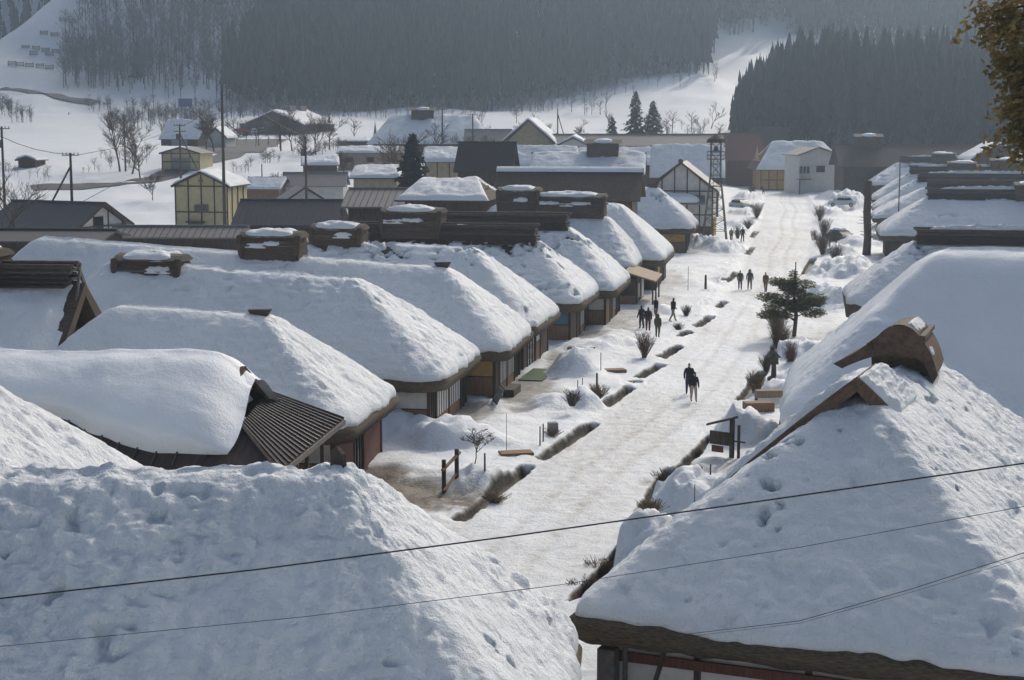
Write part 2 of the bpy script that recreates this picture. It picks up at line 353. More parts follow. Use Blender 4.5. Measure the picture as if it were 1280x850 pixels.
for i, (c, rx, ry, hh) in enumerate(MOUNDS):
    q = P(*c); e = np.sqrt(((SX - q.x) / rx) ** 2 + ((TY - q.y) / ry) ** 2) + .16 * fbm(p3 + i, .9, 3)
    SZ += hh * (1 - ss(.25, 1.05, e)) * (1 + .25 * fbm(p3 + i * 3, .6, 3)) * ss(-.1, .5, off); soil *= 1 - .8 * (1 - ss(.4, 1.0, e))
cut = np.zeros_like(SZ)
for (a, b, w) in DITCH:
    ab = (b - a).xy; L2 = ab.length_squared
    t = np.clip(((SX - a.x) * ab.x + (TY - a.y) * ab.y) / L2, 0, 1)
    dd = np.sqrt((SX - a.x - t * ab.x) ** 2 + (TY - a.y - t * ab.y) ** 2) + .07 * fbm(p3, .9, 3)
    cut = np.maximum(cut, 1 - ss(w * .7, w * 1.5, dd))
SZ = SZ - cut * (.5 + .6 * np.maximum(SZ, 0)); soil = np.maximum(soil, ss(.04, .3, cut)); dirt *= (1 - cut)
SZ += .02 - .5 * ss(15.0, 15.9, np.abs(TT)) - .4 * (1 - ss(40, 41.5, TY)) - .5 * ss(337, 340, TY)
SZ += terrain(SX, TY, False) * ss(15, 60, 400 - TY)
street_me = np_mesh('street', np.stack([SX, TY, SZ], -1), grid_faces(len(ys), len(ts)))
for nm, arr in (('dirt', dirt), ('soil', soil), ('ditch', ss(.05, .3, cut))):
    a = street_me.attributes.new(nm, 'FLOAT', 'POINT'); a.data.foreach_set('value', arr.astype(np.float32).ravel())
street = tag(link('street', street_me, None, M['street']), 'trodden snow street with open side ditches through the village', 'street', kind='structure')
def gz_at(x, y):
    j = int(np.argmin(np.abs(ys - y))); t = x - float(CX(y))
    if 40 <= y <= 340 and abs(t) < 15.5: return float(SZ[j, int(np.argmin(np.abs(TT[j] - t)))])
    return th(x, y)
def GP(x, y):
    q = P(x, y); 
    for _ in range(3): q = P(x, y, gz_at(q.x, q.y))
    return q

# ------------------------------------------------------------------ thatched houses
def outline(W, L, rc, n_per_m):
    """rounded rectangle x in [-L, 0], y in [-W/2, W/2]"""
    pts = []
    cs = [(-rc, -W / 2 + rc, -90), (-rc, W / 2 - rc, 0), (-L + rc, W / 2 - rc, 90), (-L + rc, -W / 2 + rc, 180)]
    k = max(5, int(rc * 1.6 * n_per_m))
    for i, (cx, cyy, a0) in enumerate(cs):
        for j in range(k + 1):
            a = R(a0 + 90 * j / k); pts.append((cx + rc * math.cos(a), cyy + rc * math.sin(a)))
        nx, ny, na = cs[(i + 1) % 4]
        e = (nx + rc * math.cos(R(na)), ny + rc * math.sin(R(na))); s = pts[-1]
        m = max(2, int(math.dist(s, e) * n_per_m))
        for j in range(1, m): pts.append((s[0] + (e[0] - s[0]) * j / m, s[1] + (e[1] - s[1]) * j / m))
    return np.array(pts)
def roof_surface(W, L, ze, zr, af, ab, rc, npm, nr, bulge=.10, soft=.25, tilt=0.0):
    o = outline(W, L, rc, npm); tx = np.clip(o[:, 0], -L + ab, -af)
    k = np.linspace(0, 1, nr)[:, None]
    x = o[None, :, 0] * (1 - k) + tx[None] * k; y = o[None, :, 1] * (1 - k)
    g = k + bulge * k * (1 - k); z = ze + (zr - ze) * g - soft * ss(.86, 1, k) ** 2 + tilt * np.maximum(-tx - af, 0)[None] * k
    dx = o[:, 0] - tx; dy = o[:, 1]; ln = np.hypot(dx, dy); out = np.stack([dx / ln, dy / ln], -1)
    return np.stack([x, y, z], -1), out, k
def thatched_house(key, label, O, rotz, W, L, ze, zr, af, ab=None, npm=4, nr=44, snow_t=.38, bare=0.0, rough=1.0, rc=1.3, seed=0, group='thatched houses along the street', smoothsnow=False, bare_top=0.0, edge=.45, bulge=.10, tilt=0.0):
    ab = ab or af
    root = thing('thatched_house', O, rotz, label, 'house', group)
    S, out, k = roof_surface(W, L, ze, zr, af, ab, rc, max(1.5, npm * .5), max(10, nr // 3), bulge, .25, tilt)
    nc = S.shape[1]
    # thatch body: soffit inner ring, cut edge, slope
    inner = S[0].copy(); inner[:, :2] -= out * 1.1; inner[:, 2] = ze - edge + .38
    low = S[0].copy(); low[:, :2] -= out * .16; low[:, 2] = ze - edge
    wv = fbm(np.concatenate([S[0], ], 0) * 1.0 + seed * 3, .5, 3)
    low[:, 2] += wv * .05; low[:, :2] += out * (wv * .04)[:, None]
    S2 = S.copy(); S2[..., 2] += fbm(S + seed, .8, 3) * .05
    V = np.concatenate([inner[None], low[None], S2], 0)
    me = np_mesh('thatch_roof', V, grid_faces(V.shape[0], nc, True))
    roof = link('thatch_roof', me, root, M['thatch'])
    # snow cover
    S, out, k = roof_surface(W, L, ze, zr, af, ab, rc, npm, nr, bulge, .25, tilt); nc = S.shape[1]
    ang = np.arange(nc)
    W3 = S + np.array([seed * 13.1, seed * 7.7, 0])
    e0 = .012 + .02 * (fbm(W3[0], 1.1, 3) + .5)                     # ragged lower edge
    kk = e0[None] + (1 - e0[None]) * k
    S = S + 0
    o = S[0]; tx = np.clip(o[:, 0], -L + ab, -af)
    S[..., 0] = o[None, :, 0] * (1 - kk) + tx[None] * kk; S[..., 1] = o[None, :, 1] * (1 - kk)
    S[..., 2] = ze + (zr - ze) * (kk + bulge * kk * (1 - kk)) - .25 * ss(.86, 1, kk) ** 2 + tilt * np.maximum(-tx - af, 0)[None] * kk
    W3 = S + np.array([seed * 13.1, seed * 7.7, 0])
    run = np.hypot(o[:, 0] - tx, o[:, 1])[None] * k                 # metres up from the eave
    T = snow_t * (1 - np.exp(-(run + .02) / .16)) * (.85 + .15 * ss(0, 3, run))
    if smoothsnow: d = .12 * fbm(W3, 3.0, 2) + .03 * fbm(W3, .9, 3) + .05 * billow(W3, .5, 3) * ss(.15, .6, fbm(W3 + 9, 3.2, 2))
    else: d = rough * (.075 * fbm(W3, 1.9, 3) + .05 * billow(W3, .62, 3) + .045 * fbm(W3, .26, 3) - .16 * ss(.62, .95, fbm(W3 + 31, .55, 2)) * (.3 + .7 * ss(-.2, .5, fbm(W3 + 71, 3.5, 2))))
    if not smoothsnow: d = d * (.45 + .85 * ss(-.5, .6, fbm(W3 + 51, 3.6, 2)))
    T = T + d * (1 - np.exp(-(run + .02) / .3))
    if bare or bare_top:
        nz = .6 * fbm(W3 * np.array([1, 1, 1.4]), .45, 3) + .5 * fbm(W3, 2.0, 2)
        b = ss(.55 - bare, .85 - bare, nz * .9 + bare_top * ss(.55, 1.0, k + .15 * nz))
        T = T * (1 - b) - .06 * b
    hx = .62 * (1 - ss(.8, 1, k))
    S[..., 0] += out[None, :, 0] * T * hx; S[..., 1] += out[None, :, 1] * T * hx; S[..., 2] += T * .85
    bot = S[0].copy(); bot[:, :2] -= out * .25; bot[:, 2] -= .12
    V = np.concatenate([bot[None], S], 0)
    sn = link('snow_cover', np_mesh('snow_cover', V, grid_faces(V.shape[0], nc, True)), roof, M['smoothsnow' if smoothsnow else 'roofsnow'])
    tag(sn, 'thick snow lying on the thatch')
    return root, roof
def wall_box(root, W, L, ze, inset=.95, mat='wood', z0=-.6):
    m = MB(); x0, x1, y0, y1 = -L + inset, -inset, -W / 2 + inset, W / 2 - inset
    m.box(x0, x1, y0, y1, z0, ze + .05); return m.build('wall', M[mat], root), (x0, x1, y0, y1)
def facade(root, axis, fixed, a, b, zt, sgn, bays, posts=True):
    """panels on a wall: axis 'y' -> front wall at x=fixed running along y; axis 'x' -> side wall at y=fixed running along x.
    bays: list of (kind, weight)"""
    tot = sum(w for _, w in bays); c = a
    def put(name, mat, s0, s1, z0, z1, d0, d1):
        m = MB(); lo, hi = sorted((fixed + sgn * d0, fixed + sgn * d1))
        if axis == 'y': m.box(lo, hi, s0, s1, z0, z1)
        else: m.box(s0, s1, lo, hi, z0, z1)
        return m.build(name, M[mat], root)
    for kind, w in bays:
        d = c + (b - a) * w / tot
        s0, s1 = c + .09, d - .09
        if kind == 'shoji':
            put('wainscot', 'board', s0, s1, .25, .75, .0, .03)
            fr = put('shoji_panel', 'shoji', s0, s1, .78, zt - .45, .0, .035)
            n = max(2, int((s1 - s0) / .45)); mm = MB()
            for i in range(n + 1):
                q = s0 + (s1 - s0) * i / n
                lo, hi = sorted((fixed + sgn * .036, fixed + sgn * .06))
                if axis == 'y': mm.box(lo, hi, q - .025, q + .025, .78, zt - .45)
                else: mm.box(q - .025, q + .025, lo, hi, .78, zt - .45)
            link('lattice', mm.mesh('lattice'), fr, M['wood'])
        elif kind == 'door':
            put('door', 'glass', s0, s1, .1, zt - .5, .0, .02)
            n = 3; mm = MB()
            for i in range(n + 1):
                q = s0 + (s1 - s0) * i / n; lo, hi = sorted((fixed + sgn * .021, fixed + sgn * .06))
                if axis == 'y': mm.box(lo, hi, q - .04, q + .04, .1, zt - .5)
                else: mm.box(q - .04, q + .04, lo, hi, .1, zt - .5)
            mm.build('door_frame', M['wood'], root)
        elif kind in ('ochre', 'plaster', 'tarp'):
            put('plaster_panel', kind, s0, s1, 1.45, zt - .2, .0, .03); put('wainscot', 'board', s0, s1, .0, 1.38, .0, .04)
        elif kind == 'board': put('wainscot', 'board', s0, s1, .0, zt - .3, .0, .04)
        elif kind == 'red': put('wall_panel', 'redwood', s0, s1, .0, zt - .2, .0, .04)
        elif kind == 'white': put('plaster_panel', 'plaster', s0, s1, .1, zt - .2, .0, .03)
        elif kind == 'dark': put('plank_panel', 'wood', s0, s1, .0, zt - .2, .0, .04)
        if posts: put('post', 'wood', c - .08, c + .08, -.3, zt, .0, .09)
        c = d
    if posts:
        put('post', 'wood', b - .08, b + .08, -.3, zt, .0, .09)
        put('lintel', 'wood', a, b, zt - .32, zt - .14, .0, .11); put('sill_beam', 'wood', a, b, -.05, .14, .0, .10)
def ridge_stack(roof, x0, x1, z, w=.75, h=.9, layers=5, seed=0, snow=True, mat='bark', top=False):
    """weathered ridge: courses of bark boards stepped up to the ridge pole, with horizontal poles"""
    r_ = random.Random(seed)
    for i in range(layers):
        t = i / layers; hw = w * (1 - .55 * t) + .08; z0 = z - h * .55 + h * t; e0, e1 = r_.uniform(-.12, .15), r_.uniform(-.12, .15)
        m = MB(); zt = z0 + h / layers * .92
        m.extrude([(-hw - .10, z0), (-hw + .04, z0 + .02), (0, zt - .05), (hw - .04, z0 + .02), (hw + .10, z0), (hw * .8, zt), (-hw * .8, zt)], 0, x0 + e0, x1 + e1)
        m.build('bark_course', M['bark' if i % 3 else 'barklight'] if i else M[mat], roof)
    m = MB(); m.tube([(x0 - .2, 0, z + h * .48), ((x0 + x1) / 2, .02, z + h * .46), (x1 + .25, 0, z + h * .48)], .10, 7); m.build('ridge_pole', M['barklight'], roof)
    for s in (-1, 1):
        m = MB(); m.tube([(x0, s * w * .72, z - h * .12), (x1 + .1, s * w * .70, z - h * .14)], .06, 6); m.build('side_pole', M['bark'], roof)
    if top:
        L = x1 - x0; snow_blob('snow_patch', roof, M['roofsnow'], L * .36, w * .42, .34, (x1 - L * .40, 0, z + h * .40), seed, .12, 40, 3.5)
    if snow:
        L = x1 - x0; c = x0 + L * .1
        while c < x1 - .8:
            ln = min(r_.uniform(.6, 2.6), x1 - c); 
            if r_.random() < .62:
                s = r_.choice((-1, -1, 1)); lv = r_.random()
                snow_blob('snow_patch', roof, M['snow'], ln / 2, .2, .16, (c + ln / 2, s * w * (.62 - .4 * lv), z - h * .22 + h * .55 * lv), seed + int(c * 7), .06, 16)
            c += ln + r_.uniform(.2, 1.2)
def smoke_vent(roof, x, z, ln=3.2, w=1.5, h=1.2, seed=0):
    """box-shaped smoke vent straddling the ridge, bark clad, with its own small roof"""
    m = MB(); r_ = random.Random(seed); n = 7
    for i in range(n):
        t = i / n; hw = w / 2 * (1.02 + .16 * math.sin(t * 3.1)) + r_.uniform(-.03, .03); l = ln / 2 * (1 - .05 * (t - .5) ** 2) + r_.uniform(-.04, .04)
        m.box(x - l, x + l, -hw, hw, z - h * .75 + h * t, z - h * .75 + h * (t + .97 / n))
    v = m.build('smoke_vent', M['bark'], roof); zt = z + h * .25
    m = MB(); m.extrude([(-w * .60, zt - .02), (-w * .28, zt + .20), (0, zt + .28), (w * .28, zt + .20), (w * .60, zt - .02), (w * .52, zt - .10), (-w * .52, zt - .10)], 0, x - ln / 2 - .10, x + ln / 2 + .10); m.build('vent_roof', M['barklight'], v)
    for s in (-1, 1):
        m = MB(); m.tube([(x + s * ln * .47, -w * .56, z - h * .55), (x + s * (ln * .49), -w * .58, z), (x + s * (ln * .5), -w * .50, zt + .02)], [.16, .22, .2], 9); m.build('rolled_bark_end', M['bark'], v)
        m = MB(); m.tube([(x - ln / 2 - .1, s * w * .61, z - h * .12), (x + ln / 2 + .1, s * w * .61, z - h * .12)], .06, 6); m.build('binding_pole', M['barklight'], v)
    snow_blob('snow_patch', v, M['roofsnow'], ln * .45, w * .56, .34, (x - .05, 0, zt + .08), seed, .10, 30, 4.5)
    for s in range(3): snow_blob('snow_patch', v, M['roofsnow'], ln * r_.uniform(.08, .2), .12, .12, (x + ln * r_.uniform(-.35, .35), -w * .58, z - h * r_.uniform(.0, .12)), seed + 5 + s, .06, 14)
def ridge_board(roof, x, z, s=1.0):
    m = MB(); m.extrude([(-.75 * s, .12 * s), (.30 * s, .16 * s), (.02 * s, -.35 * s), (-.28 * s, -.55 * s)], 1, -.16, .16)
    o = m.build('ridge_end_board', M['bark'], roof); o.location = (x, 0, z)
def house_frame(A, ze, h, W, px, left=True):
    hr = R(h); s = Vector((math.sin(hr), math.cos(hr))); r = Vector((math.cos(hr), -math.sin(hr)))
    a2 = P(*A, ze).xy; d = ray(*px)
    t = (W / 2 + a2.dot(s)) / (d[0] * s.x + d[1] * s.y); q = Vector((d[0] * t, d[1] * t)) - a2
    a = (-1 if left else 1) * q.dot(r); zr = CAMH + d[2] * t
    c = a2 + s * W / 2
    return Vector((c.x, c.y, 0)), (-hr if left else math.pi - hr), a, zr
def ridge_pos(O, rotz, px):                # pixel -> (local x along the ridge, z) on the ridge plane
    ux, uy = math.cos(rotz), math.sin(rotz); n = Vector((-uy, ux)); d = ray(*px)
    t = n.dot(Vector((O.x, O.y))) / (d[0] * n.x + d[1] * n.y)
    return (d[0] * t - O.x) * ux + (d[1] * t - O.y) * uy, CAMH + d[2] * t

def row_house(key, label, A, h, W, L, px, left=True, ze=2.8, front=None, near=None, wall='wood', **kw):
    O, rz, a, zr = house_frame(A, ze, h, W, px, left)
    a = min(max(a, 3.2), W * .75); sn = kw.pop('snow_t', .36); kw.setdefault('rough', .72); kw.setdefault('bulge', .05)
    root, roof = thatched_house(key, label, O, rz, W, L, ze, zr - sn * .8, a, snow_t=sn, **kw)
    w, (x0, x1, y0, y1) = wall_box(root, W, L, ze, mat=wall)
    if front: facade(root, 'y', x1, y0, y1, ze, 1, front)
    if near:
        fx = y0 if left else y1
        facade(root, 'x', fx, max(x0, x1 - 8), x1, ze, -1 if left else 1, near)
    return root, roof, O, rz, a, zr
SHOP = [('shoji', 2), ('door', 1.6), ('shoji', 2), ('plaster', 1.2)]
# --- left row
r_, roof, O, rz, a, zr = row_house('L4', 'snowy thatched house with red plank front behind the ribbed metal porch roof', (437, 545), 9, 10, 16.5, (318, 384), front=[('red', 3), ('door', 1.5), ('red', 3)], near=[('red', 2), ('dark', 2), ('plaster', 3)], npm=7, nr=80, seed=1, wall='redwood', tilt=.05)
ridge_board(roof, -a + .45, zr - .22, .95)
r_, roof, O, rz, a, zr = row_house('B', 'snowy thatched house with white plaster side panel and lattice shop windows', (555, 481), 10, 10.5, 24, (432, 339), front=[('door', 1), ('shoji', 2), ('shoji', 2), ('door', 1)], near=[('ochre', 3), ('plaster', 1.5), ('plaster', 1.5)], npm=6.5, nr=76, seed=2, tilt=.06)
x, z = ridge_pos(O, rz, (191, 330)); smoke_vent(roof, x, z - .1, 3.4, 1.7, 1.5, 4)
r_, roof, O, rz, a, zr = row_house('C', 'snowy thatched house with ochre plaster above brown boards on its side wall', (636, 443), 9.5, 10, 33, (549, 327), front=[('dark', 1), ('shoji', 2), ('shoji', 2), ('door', 1.5)], near=[('ochre', 1), ('ochre', 1.2)], npm=6, nr=66, seed=3, tilt=.06)
ridge_board(roof, -a + .4, zr - .15, .9)
x, z = ridge_pos(O, rz, (342, 302)); smoke_vent(roof, x, z, 3.4, 1.7, 1.4, 5)
r_, roof, O, rz, a, zr = row_house('D', 'snowy thatched house with teal sheet on its side and bare patches near the ridge', (669, 414), 11.5, 10, 22, (583, 303), front=[('dark', 1), ('door', 2), ('plaster', 1.2), ('dark', 2)], near=[('tarp', 1.2), ('dark', 2), ('ochre', .8)], npm=5, nr=60, seed=4, bare=.16, bare_top=.34, tilt=.04)
x, z = ridge_pos(O, rz, (424, 291)); smoke_vent(roof, x, z, 3.2, 1.6, 1.2, 6)
r_, roof, O, rz, a, zr = row_house('E', 'snowy thatched house whose long dark bark ridge stack shows above patchy snow', (727, 383), 11, 11, 22, (664, 295), front=[('dark', 2), ('dark', 1), ('shoji', 1.5), ('door', 2)], near=[('dark', 3), ('tarp', 1.2)], npm=4.5, nr=54, seed=5, bare=.16, bare_top=.5)
ridge_stack(roof, -22 + a, -a + .35, zr + .15, .85, 1.35, 6, 5)
x, z = ridge_pos(O, rz, (517, 274)); smoke_vent(roof, x, z + .1, 4.2, 2.0, 1.9, 7)
r_, roof, O, rz, a, zr = row_house('F', 'snowy thatched house with dark bark ridge beside the shop with a pale awning', (771, 366), 10, 11, 22, (704, 278), front=[('board', 2), ('dark', 1), ('shoji', 2), ('door', 2)], near=[('board', 2), ('plaster', 1.2)], npm=4.5, nr=50, seed=6, bare=.14, bare_top=.48)
ridge_stack(roof, -21 + a, -a + .35, zr + .1, .85, 1.2, 6, 8)
r_, roof, O, rz, a, zr = row_house('G', 'snowy thatched house with two snow-topped bark vents, street side above pale awning', (793, 337), 10, 11, 22, (759, 266), front=[('plaster', 1), ('shoji', 2), ('door', 2), ('dark', 1)], near=[('dark', 2), ('plaster', 1)], npm=4.5, nr=50, seed=7)
x, z = ridge_pos(O, rz, (710, 252)); smoke_vent(roof, x, z, 6.4, 2.0, 1.8, 9)
x, z = ridge_pos(O, rz, (650, 250)); smoke_vent(roof, x, z + .2, 3.4, 2.2, 2.6, 10)
r_, roof, O, rz, a, zr = row_house('H', 'snowy thatched house in front of the long bare dark roof, ochre side wall', (831, 328), 10, 12.5, 20, (770, 250), front=[('dark', 1), ('ochre', 2), ('door', 2), ('dark', 1)], near=[('ochre', 1), ('dark', 1)], npm=4.5, nr=48, seed=8)
r_, roof, O, rz, a, zr = row_house('I', 'smaller snowy thatched house beside the white plastered storehouse and lattice tower', (868, 288), 9.5, 11, 18, (818, 231), front=[('dark', 1), ('door', 2), ('board', 2)], near=[('board', 2), ('ochre', 1)], npm=4, nr=44, seed=9, bare_top=.15)
ridge_board(roof, -a + .2, zr, 1.3)

# --- near left house at the foot of the viewpoint
Q = P(400, 598, 7.9); hr = R(4); rr = Vector((math.cos(hr), -math.sin(hr), 0)); O1 = Q + rr * 5.4; O1.z = 0
root, roof = thatched_house('L1', 'large snowy thatched roof filling the lower left foreground', O1, -hr, 11.5, 26, 2.9, 8.0, 5.4, npm=13, nr=170, snow_t=.45, rough=1.35, seed=21, rc=1.5, bare=-.22)
w, (x0, x1, y0, y1) = wall_box(root, 11.5, 26, 2.9)
facade(root, 'y', x1, y0, y1, 2.9, 1, SHOP)
o = MB().extrude([(-.55, .0), (-.45, .45), (0, .62), (.45, .45), (.55, .0), (.35, -.9), (-.35, -.9)], 0, -.07, .07).build('ridge_end_board', M['bark'], roof); o.location = (-5.05, .25, 8.1); o.rotation_euler = (0, 0, R(35)); o.scale = (.6, .6, .7)
MB().extrude([(-.5, .05), (0, .22), (.5, .05), (.45, -.5), (-.45, -.5)], 0, -5.3, -4.85).build('ridge_end_thatch', M['thatch'], roof).location = (0, .2, 7.9)
# --- second left house, only its street-side hip shows
O2 = Vector((-10.9, 47.5, 0))
root, roof = thatched_house('L2', 'snowy thatched roof at the left picture edge between foreground roof and smooth snow roof', O2, R(-6), 12, 26, 2.9, 9.0, 8.0, npm=8, nr=90, snow_t=.45, rough=1.0, seed=22)
w, bb = wall_box(root, 12, 26, 2.9); facade(root, 'y', bb[1], bb[2], bb[3], 2.9, 1, SHOP)

# --- metal roofed house with a smooth slab of snow
def metal_house():
    hh = R(7); s = Vector((math.sin(hh), math.cos(hh), 0)); r = Vector((math.cos(hh), -math.sin(hh), 0))
    a = P(335, 588, 3.7); O = a + s * 4.9; O.z = 0
    root = thing('metal_roofed_house', O, -hh, 'brown metal roofed house under one smooth thick slab of snow', 'house')
    W = 9.8; L = 26; zr = 6.3; zm = 4.75                            # gable on top (x<-3.2), skirt roof in front
    m = MB(); m.box(-L + 1, -3.4, -W / 2 + 1.0, W / 2 - 1.0, -.5, 3.6); m.build('wall', M['wood'], root)
    m = MB(); m.box(-3.4, -1.2, -W / 2 + 1.4, W / 2 - 1.4, -.5, 3.5); m.build('entrance_wall', M['redwood'], root)
    facade(root, 'y', -1.2, -W / 2 + 1.4, W / 2 - 1.4, 3.3, 1, [('red', 1), ('door', 2), ('plaster', 1), ('dark', 2)])
    # side slopes
    m = MB(); t = .10
    for sg in (-1, 1):
        m.add([(-L, 0, zr), (-2.3, 0, zr), (-2.3, sg * W / 2, 3.75), (-L, sg * W / 2, 3.75), (-L, 0, zr - t), (-2.3, 0, zr - t), (-2.3, sg * W / 2, 3.75 - t), (-L, sg * W / 2, 3.75 - t)],
              [(0, 1, 2, 3), (4, 7, 6, 5), (0, 4, 5, 1), (1, 5, 6, 2), (2, 6, 7, 3), (3, 7, 4, 0)])
    roof = m.build('metal_roof', M['metalbrown'], root)
    n = 30
    rib = MB(); rib.beam((0, -W / 2 - .02, 3.79), (0, 0, zr + .04), .05, .06); me = rib.mesh('roof_seam'); me.materials.append(M['metal'])
    for i in range(n): link('roof_seam', me, roof).location = (-3.3 - i * .72, 0, 0)
    # gable front
    gx = -2.5
    m = MB(); m.extrude([(-2.6, zm), (2.6, zm), (0, zr - .12)], 0, gx - .15, gx - .08); g = m.build('gable_panel', M['plaster'], root)
    for sg in (-1, 1):
        m = MB(); m.beam((gx + .3, sg * 3.3, zr - 1.62), (gx + .3, 0, zr - .02), .16, .30); m.build('barge_board', M['wood'], g)
        m = MB(); m.beam((gx + .1, sg * 2.6, zm + .35), (gx + .1, 0, zr - .35), .12, .18); m.build('barge_board', M['steel'], g)
    # skirt roof over the entrance, ribs down the slope
    zs0, zs1 = 4.75, 3.65; U0, U1, E0, E1 = (-1.55, -2.7), (-2.5, W / 2 - .4), (.35, -W / 2 - .05), (.35, W / 2 + .1)
    m = MB()
    def skp(f, e): a_ = E0 if e else U0; b_ = E1 if e else U1; return (a_[0] + (b_[0] - a_[0]) * f, a_[1] + (b_[1] - a_[1]) * f, zs1 if e else zs0)
    for i in range(20):
        q = [skp(i / 20, 0), skp((i + 1) / 20, 0), skp((i + 1) / 20, 1), skp(i / 20, 1)]; m.add(q + [(x, y, z - .1) for x, y, z in q], [(0, 3, 2, 1), (4, 5, 6, 7), (0, 1, 5, 4), (2, 3, 7, 6)] + ([(3, 0, 4, 7)] if i == 0 else []) + ([(1, 2, 6, 5)] if i == 19 else []))
    sk = m.build('skirt_roof', M['metalbrown'], root)
    m = MB(); q = [(*U0, zs0 - .01), (*E0, zs1 - .01), (-4.4, -W / 2 - .05, zs1 + .06), (-4.4, -2.7, zs0 + .02)]; m.add(q + [(x, y, z - .1) for x, y, z in q], [(0, 1, 2, 3), (7, 6, 5, 4), (0, 4, 5, 1), (1, 5, 6, 2), (2, 6, 7, 3), (3, 7, 4, 0)]); m.build('skirt_return', M['metalbrown'], sk)
    for i in range(21):
        f = i / 20; rb = MB(); rb.beam((U0[0] + (U1[0] - U0[0]) * f, U0[1] + (U1[1] - U0[1]) * f, zs0 + .03), (.36, E0[1] + (E1[1] - E0[1]) * f, zs1 + .03), .06, .07); rb.build('roof_seam', M['metal'], sk)
    m = MB(); m.beam((U0[0], U0[1], zs0 + .05), (.34, -W / 2 - .05, zs1 + .05), .12, .10); m.build('hip_trim', M['metalbrown'], sk)
    MB().box(.30, .42, -W / 2 - .1, W / 2 + .1, zs1 - .22, zs1 - .04).build('eave_board', M['steel'], sk)
    for yy in (-3.6, -1.2, 1.2, 3.6): MB().beam((-.2, yy, -.3), (-.2, yy, 3.6), .14).build('porch_post', M['wood'], root)
    # snow slab
    nx, ny = 150, 70; X, Yv = np.meshgrid(np.linspace(-L, -2.1, nx), np.linspace(-1, 1, ny), indexing='ij')
    wv = fbm(np.stack([X, X * 0, X * 0], -1), 2.6, 3)
    xe = ss(-2.1, -4.0, X)                                     # 0 at the street end
    lo = (W / 2 - 2.1 + .35 * wv + 1.5 * (1 - ss(-3.0, -9.0, X))); half = np.where(Yv < 0, lo, W / 2 + .1)
    yy = half * np.sign(Yv) * np.abs(Yv) ** .9
    zb = zr - (zr - 3.75) * np.abs(yy) / (W / 2); topw = 1 - np.abs(Yv) ** 7
    T = (1.0 + .12 * wv) * np.sqrt(np.clip(topw, 0, 1)) * (1 - (1 - xe) ** 3 * .95)
    pz = np.stack([X, yy, zb], -1)
    T = T + .05 * fbm(pz, 1.4, 3) + .012 * fbm(pz, .25, 2)
    yo = yy + np.sign(Yv) * .30 * np.abs(Yv) ** 3 * np.sqrt(np.clip(topw * 3, 0, 1)) ; zt = zb + np.maximum(T, .01) - .30 * np.exp(-(yy / .8) ** 2)
    V = np.stack([X + .35 * (1 - xe) * topw + .55 * (1 - xe) * np.clip(-Yv, 0, 1), yo, zt], -1)
    V0 = V[0].copy(); 
    sn = link('snow_slab', np_mesh('snow_slab', V, grid_faces(nx, ny)), roof, M['smoothsnow'])
    m2 = np.stack([X, yy, zb + .01], -1); e = np.concatenate([np.stack([V[-1], m2[-1]], 0)], 0)
    link('snow_end', np_mesh('snow_end', e, grid_faces(2, ny)), sn, M['smoothsnow'])
    e = np.stack([V[:, 0], m2[:, 0]], 0); link('snow_edge', np_mesh('snow_edge', e, grid_faces(2, nx)), sn, M['smoothsnow'])
    return root
metal_house()

# --- thatched roof with a gable end at the left edge
def gable_thatch():
    Q = PY(106, 335, 73.0); O = Vector((Q.x, Q.y, 0)); h = R(6)
    root = thing('thatched_gable_house', O, -h, 'thatched roof with dark open gable end and propped boards at the left edge', 'house')
    W, L, ze, zr = 11, 24, 3.2, 8.1
    prof = [(-W / 2, ze), (-W / 4, ze + (zr - ze) * .52), (0, zr), (W / 4, ze + (zr - ze) * .56), (W / 2, ze), (W / 2 - .3, ze - .4), (0, zr - .55), (-W / 2 + .3, ze - .4)]
    m = MB(); m.extrude(prof, 0, -L, 0); roof = m.build('thatch_roof', M['bark'], root)
    MB().box(-L + .8, -.9, -W / 2 + .9, W / 2 - .9, -.5, 3.0).build('wall', M['wood'], root)
    MB().extrude([(-3.9, 3.0), (3.9, 3.0), (0, zr - .8)], 0, -.95, -.85).build('gable_panel', M['wood'], root)
    nx, ny = 110, 60; X, k = np.meshgrid(np.linspace(-L, -.25, nx), np.linspace(-1, 1, ny), indexing='ij')
    y = k * (W / 2 - .15); z = np.interp(np.abs(y), [0, W / 4, W / 2], [zr, ze + (zr - ze) * .56, ze]); p = np.stack([X, y, z], -1)
    T = .4 + .09 * fbm(p, 1.6, 3) + .07 * billow(p, .7, 3); ed = ss(0, 1.0, -X - .35 + .35 * fbm(p, .6, 3)) * ss(1.0, .95, np.abs(k))
    T = T * ed - .15 * (1 - ed); V = np.stack([X, y + np.sign(k) * T * .4 * np.abs(k) ** .3, z + T * .8], -1)
    link('snow_cover', np_mesh('snow_cover', V, grid_faces(nx, ny)), roof, M['roofsnow'])
    ridge_stack(roof, -L + 2, -.5, zr + .4, .8, 1.0, 5, 31)
    smoke_vent(roof, -5.3, zr + .7, 3.2, 1.9, 2.2, 12)
    MB().beam((-.1, -1.2, zr - 1.6), (-.25, .15, zr + .85), .09, .16).build('crossed_ridge_spar', M['steel'], roof)
    MB().beam((-.1, 1.2, zr - 1.3), (-.25, -.1, zr + .7), .09, .16).build('crossed_ridge_spar', M['steel'], roof)
gable_thatch()

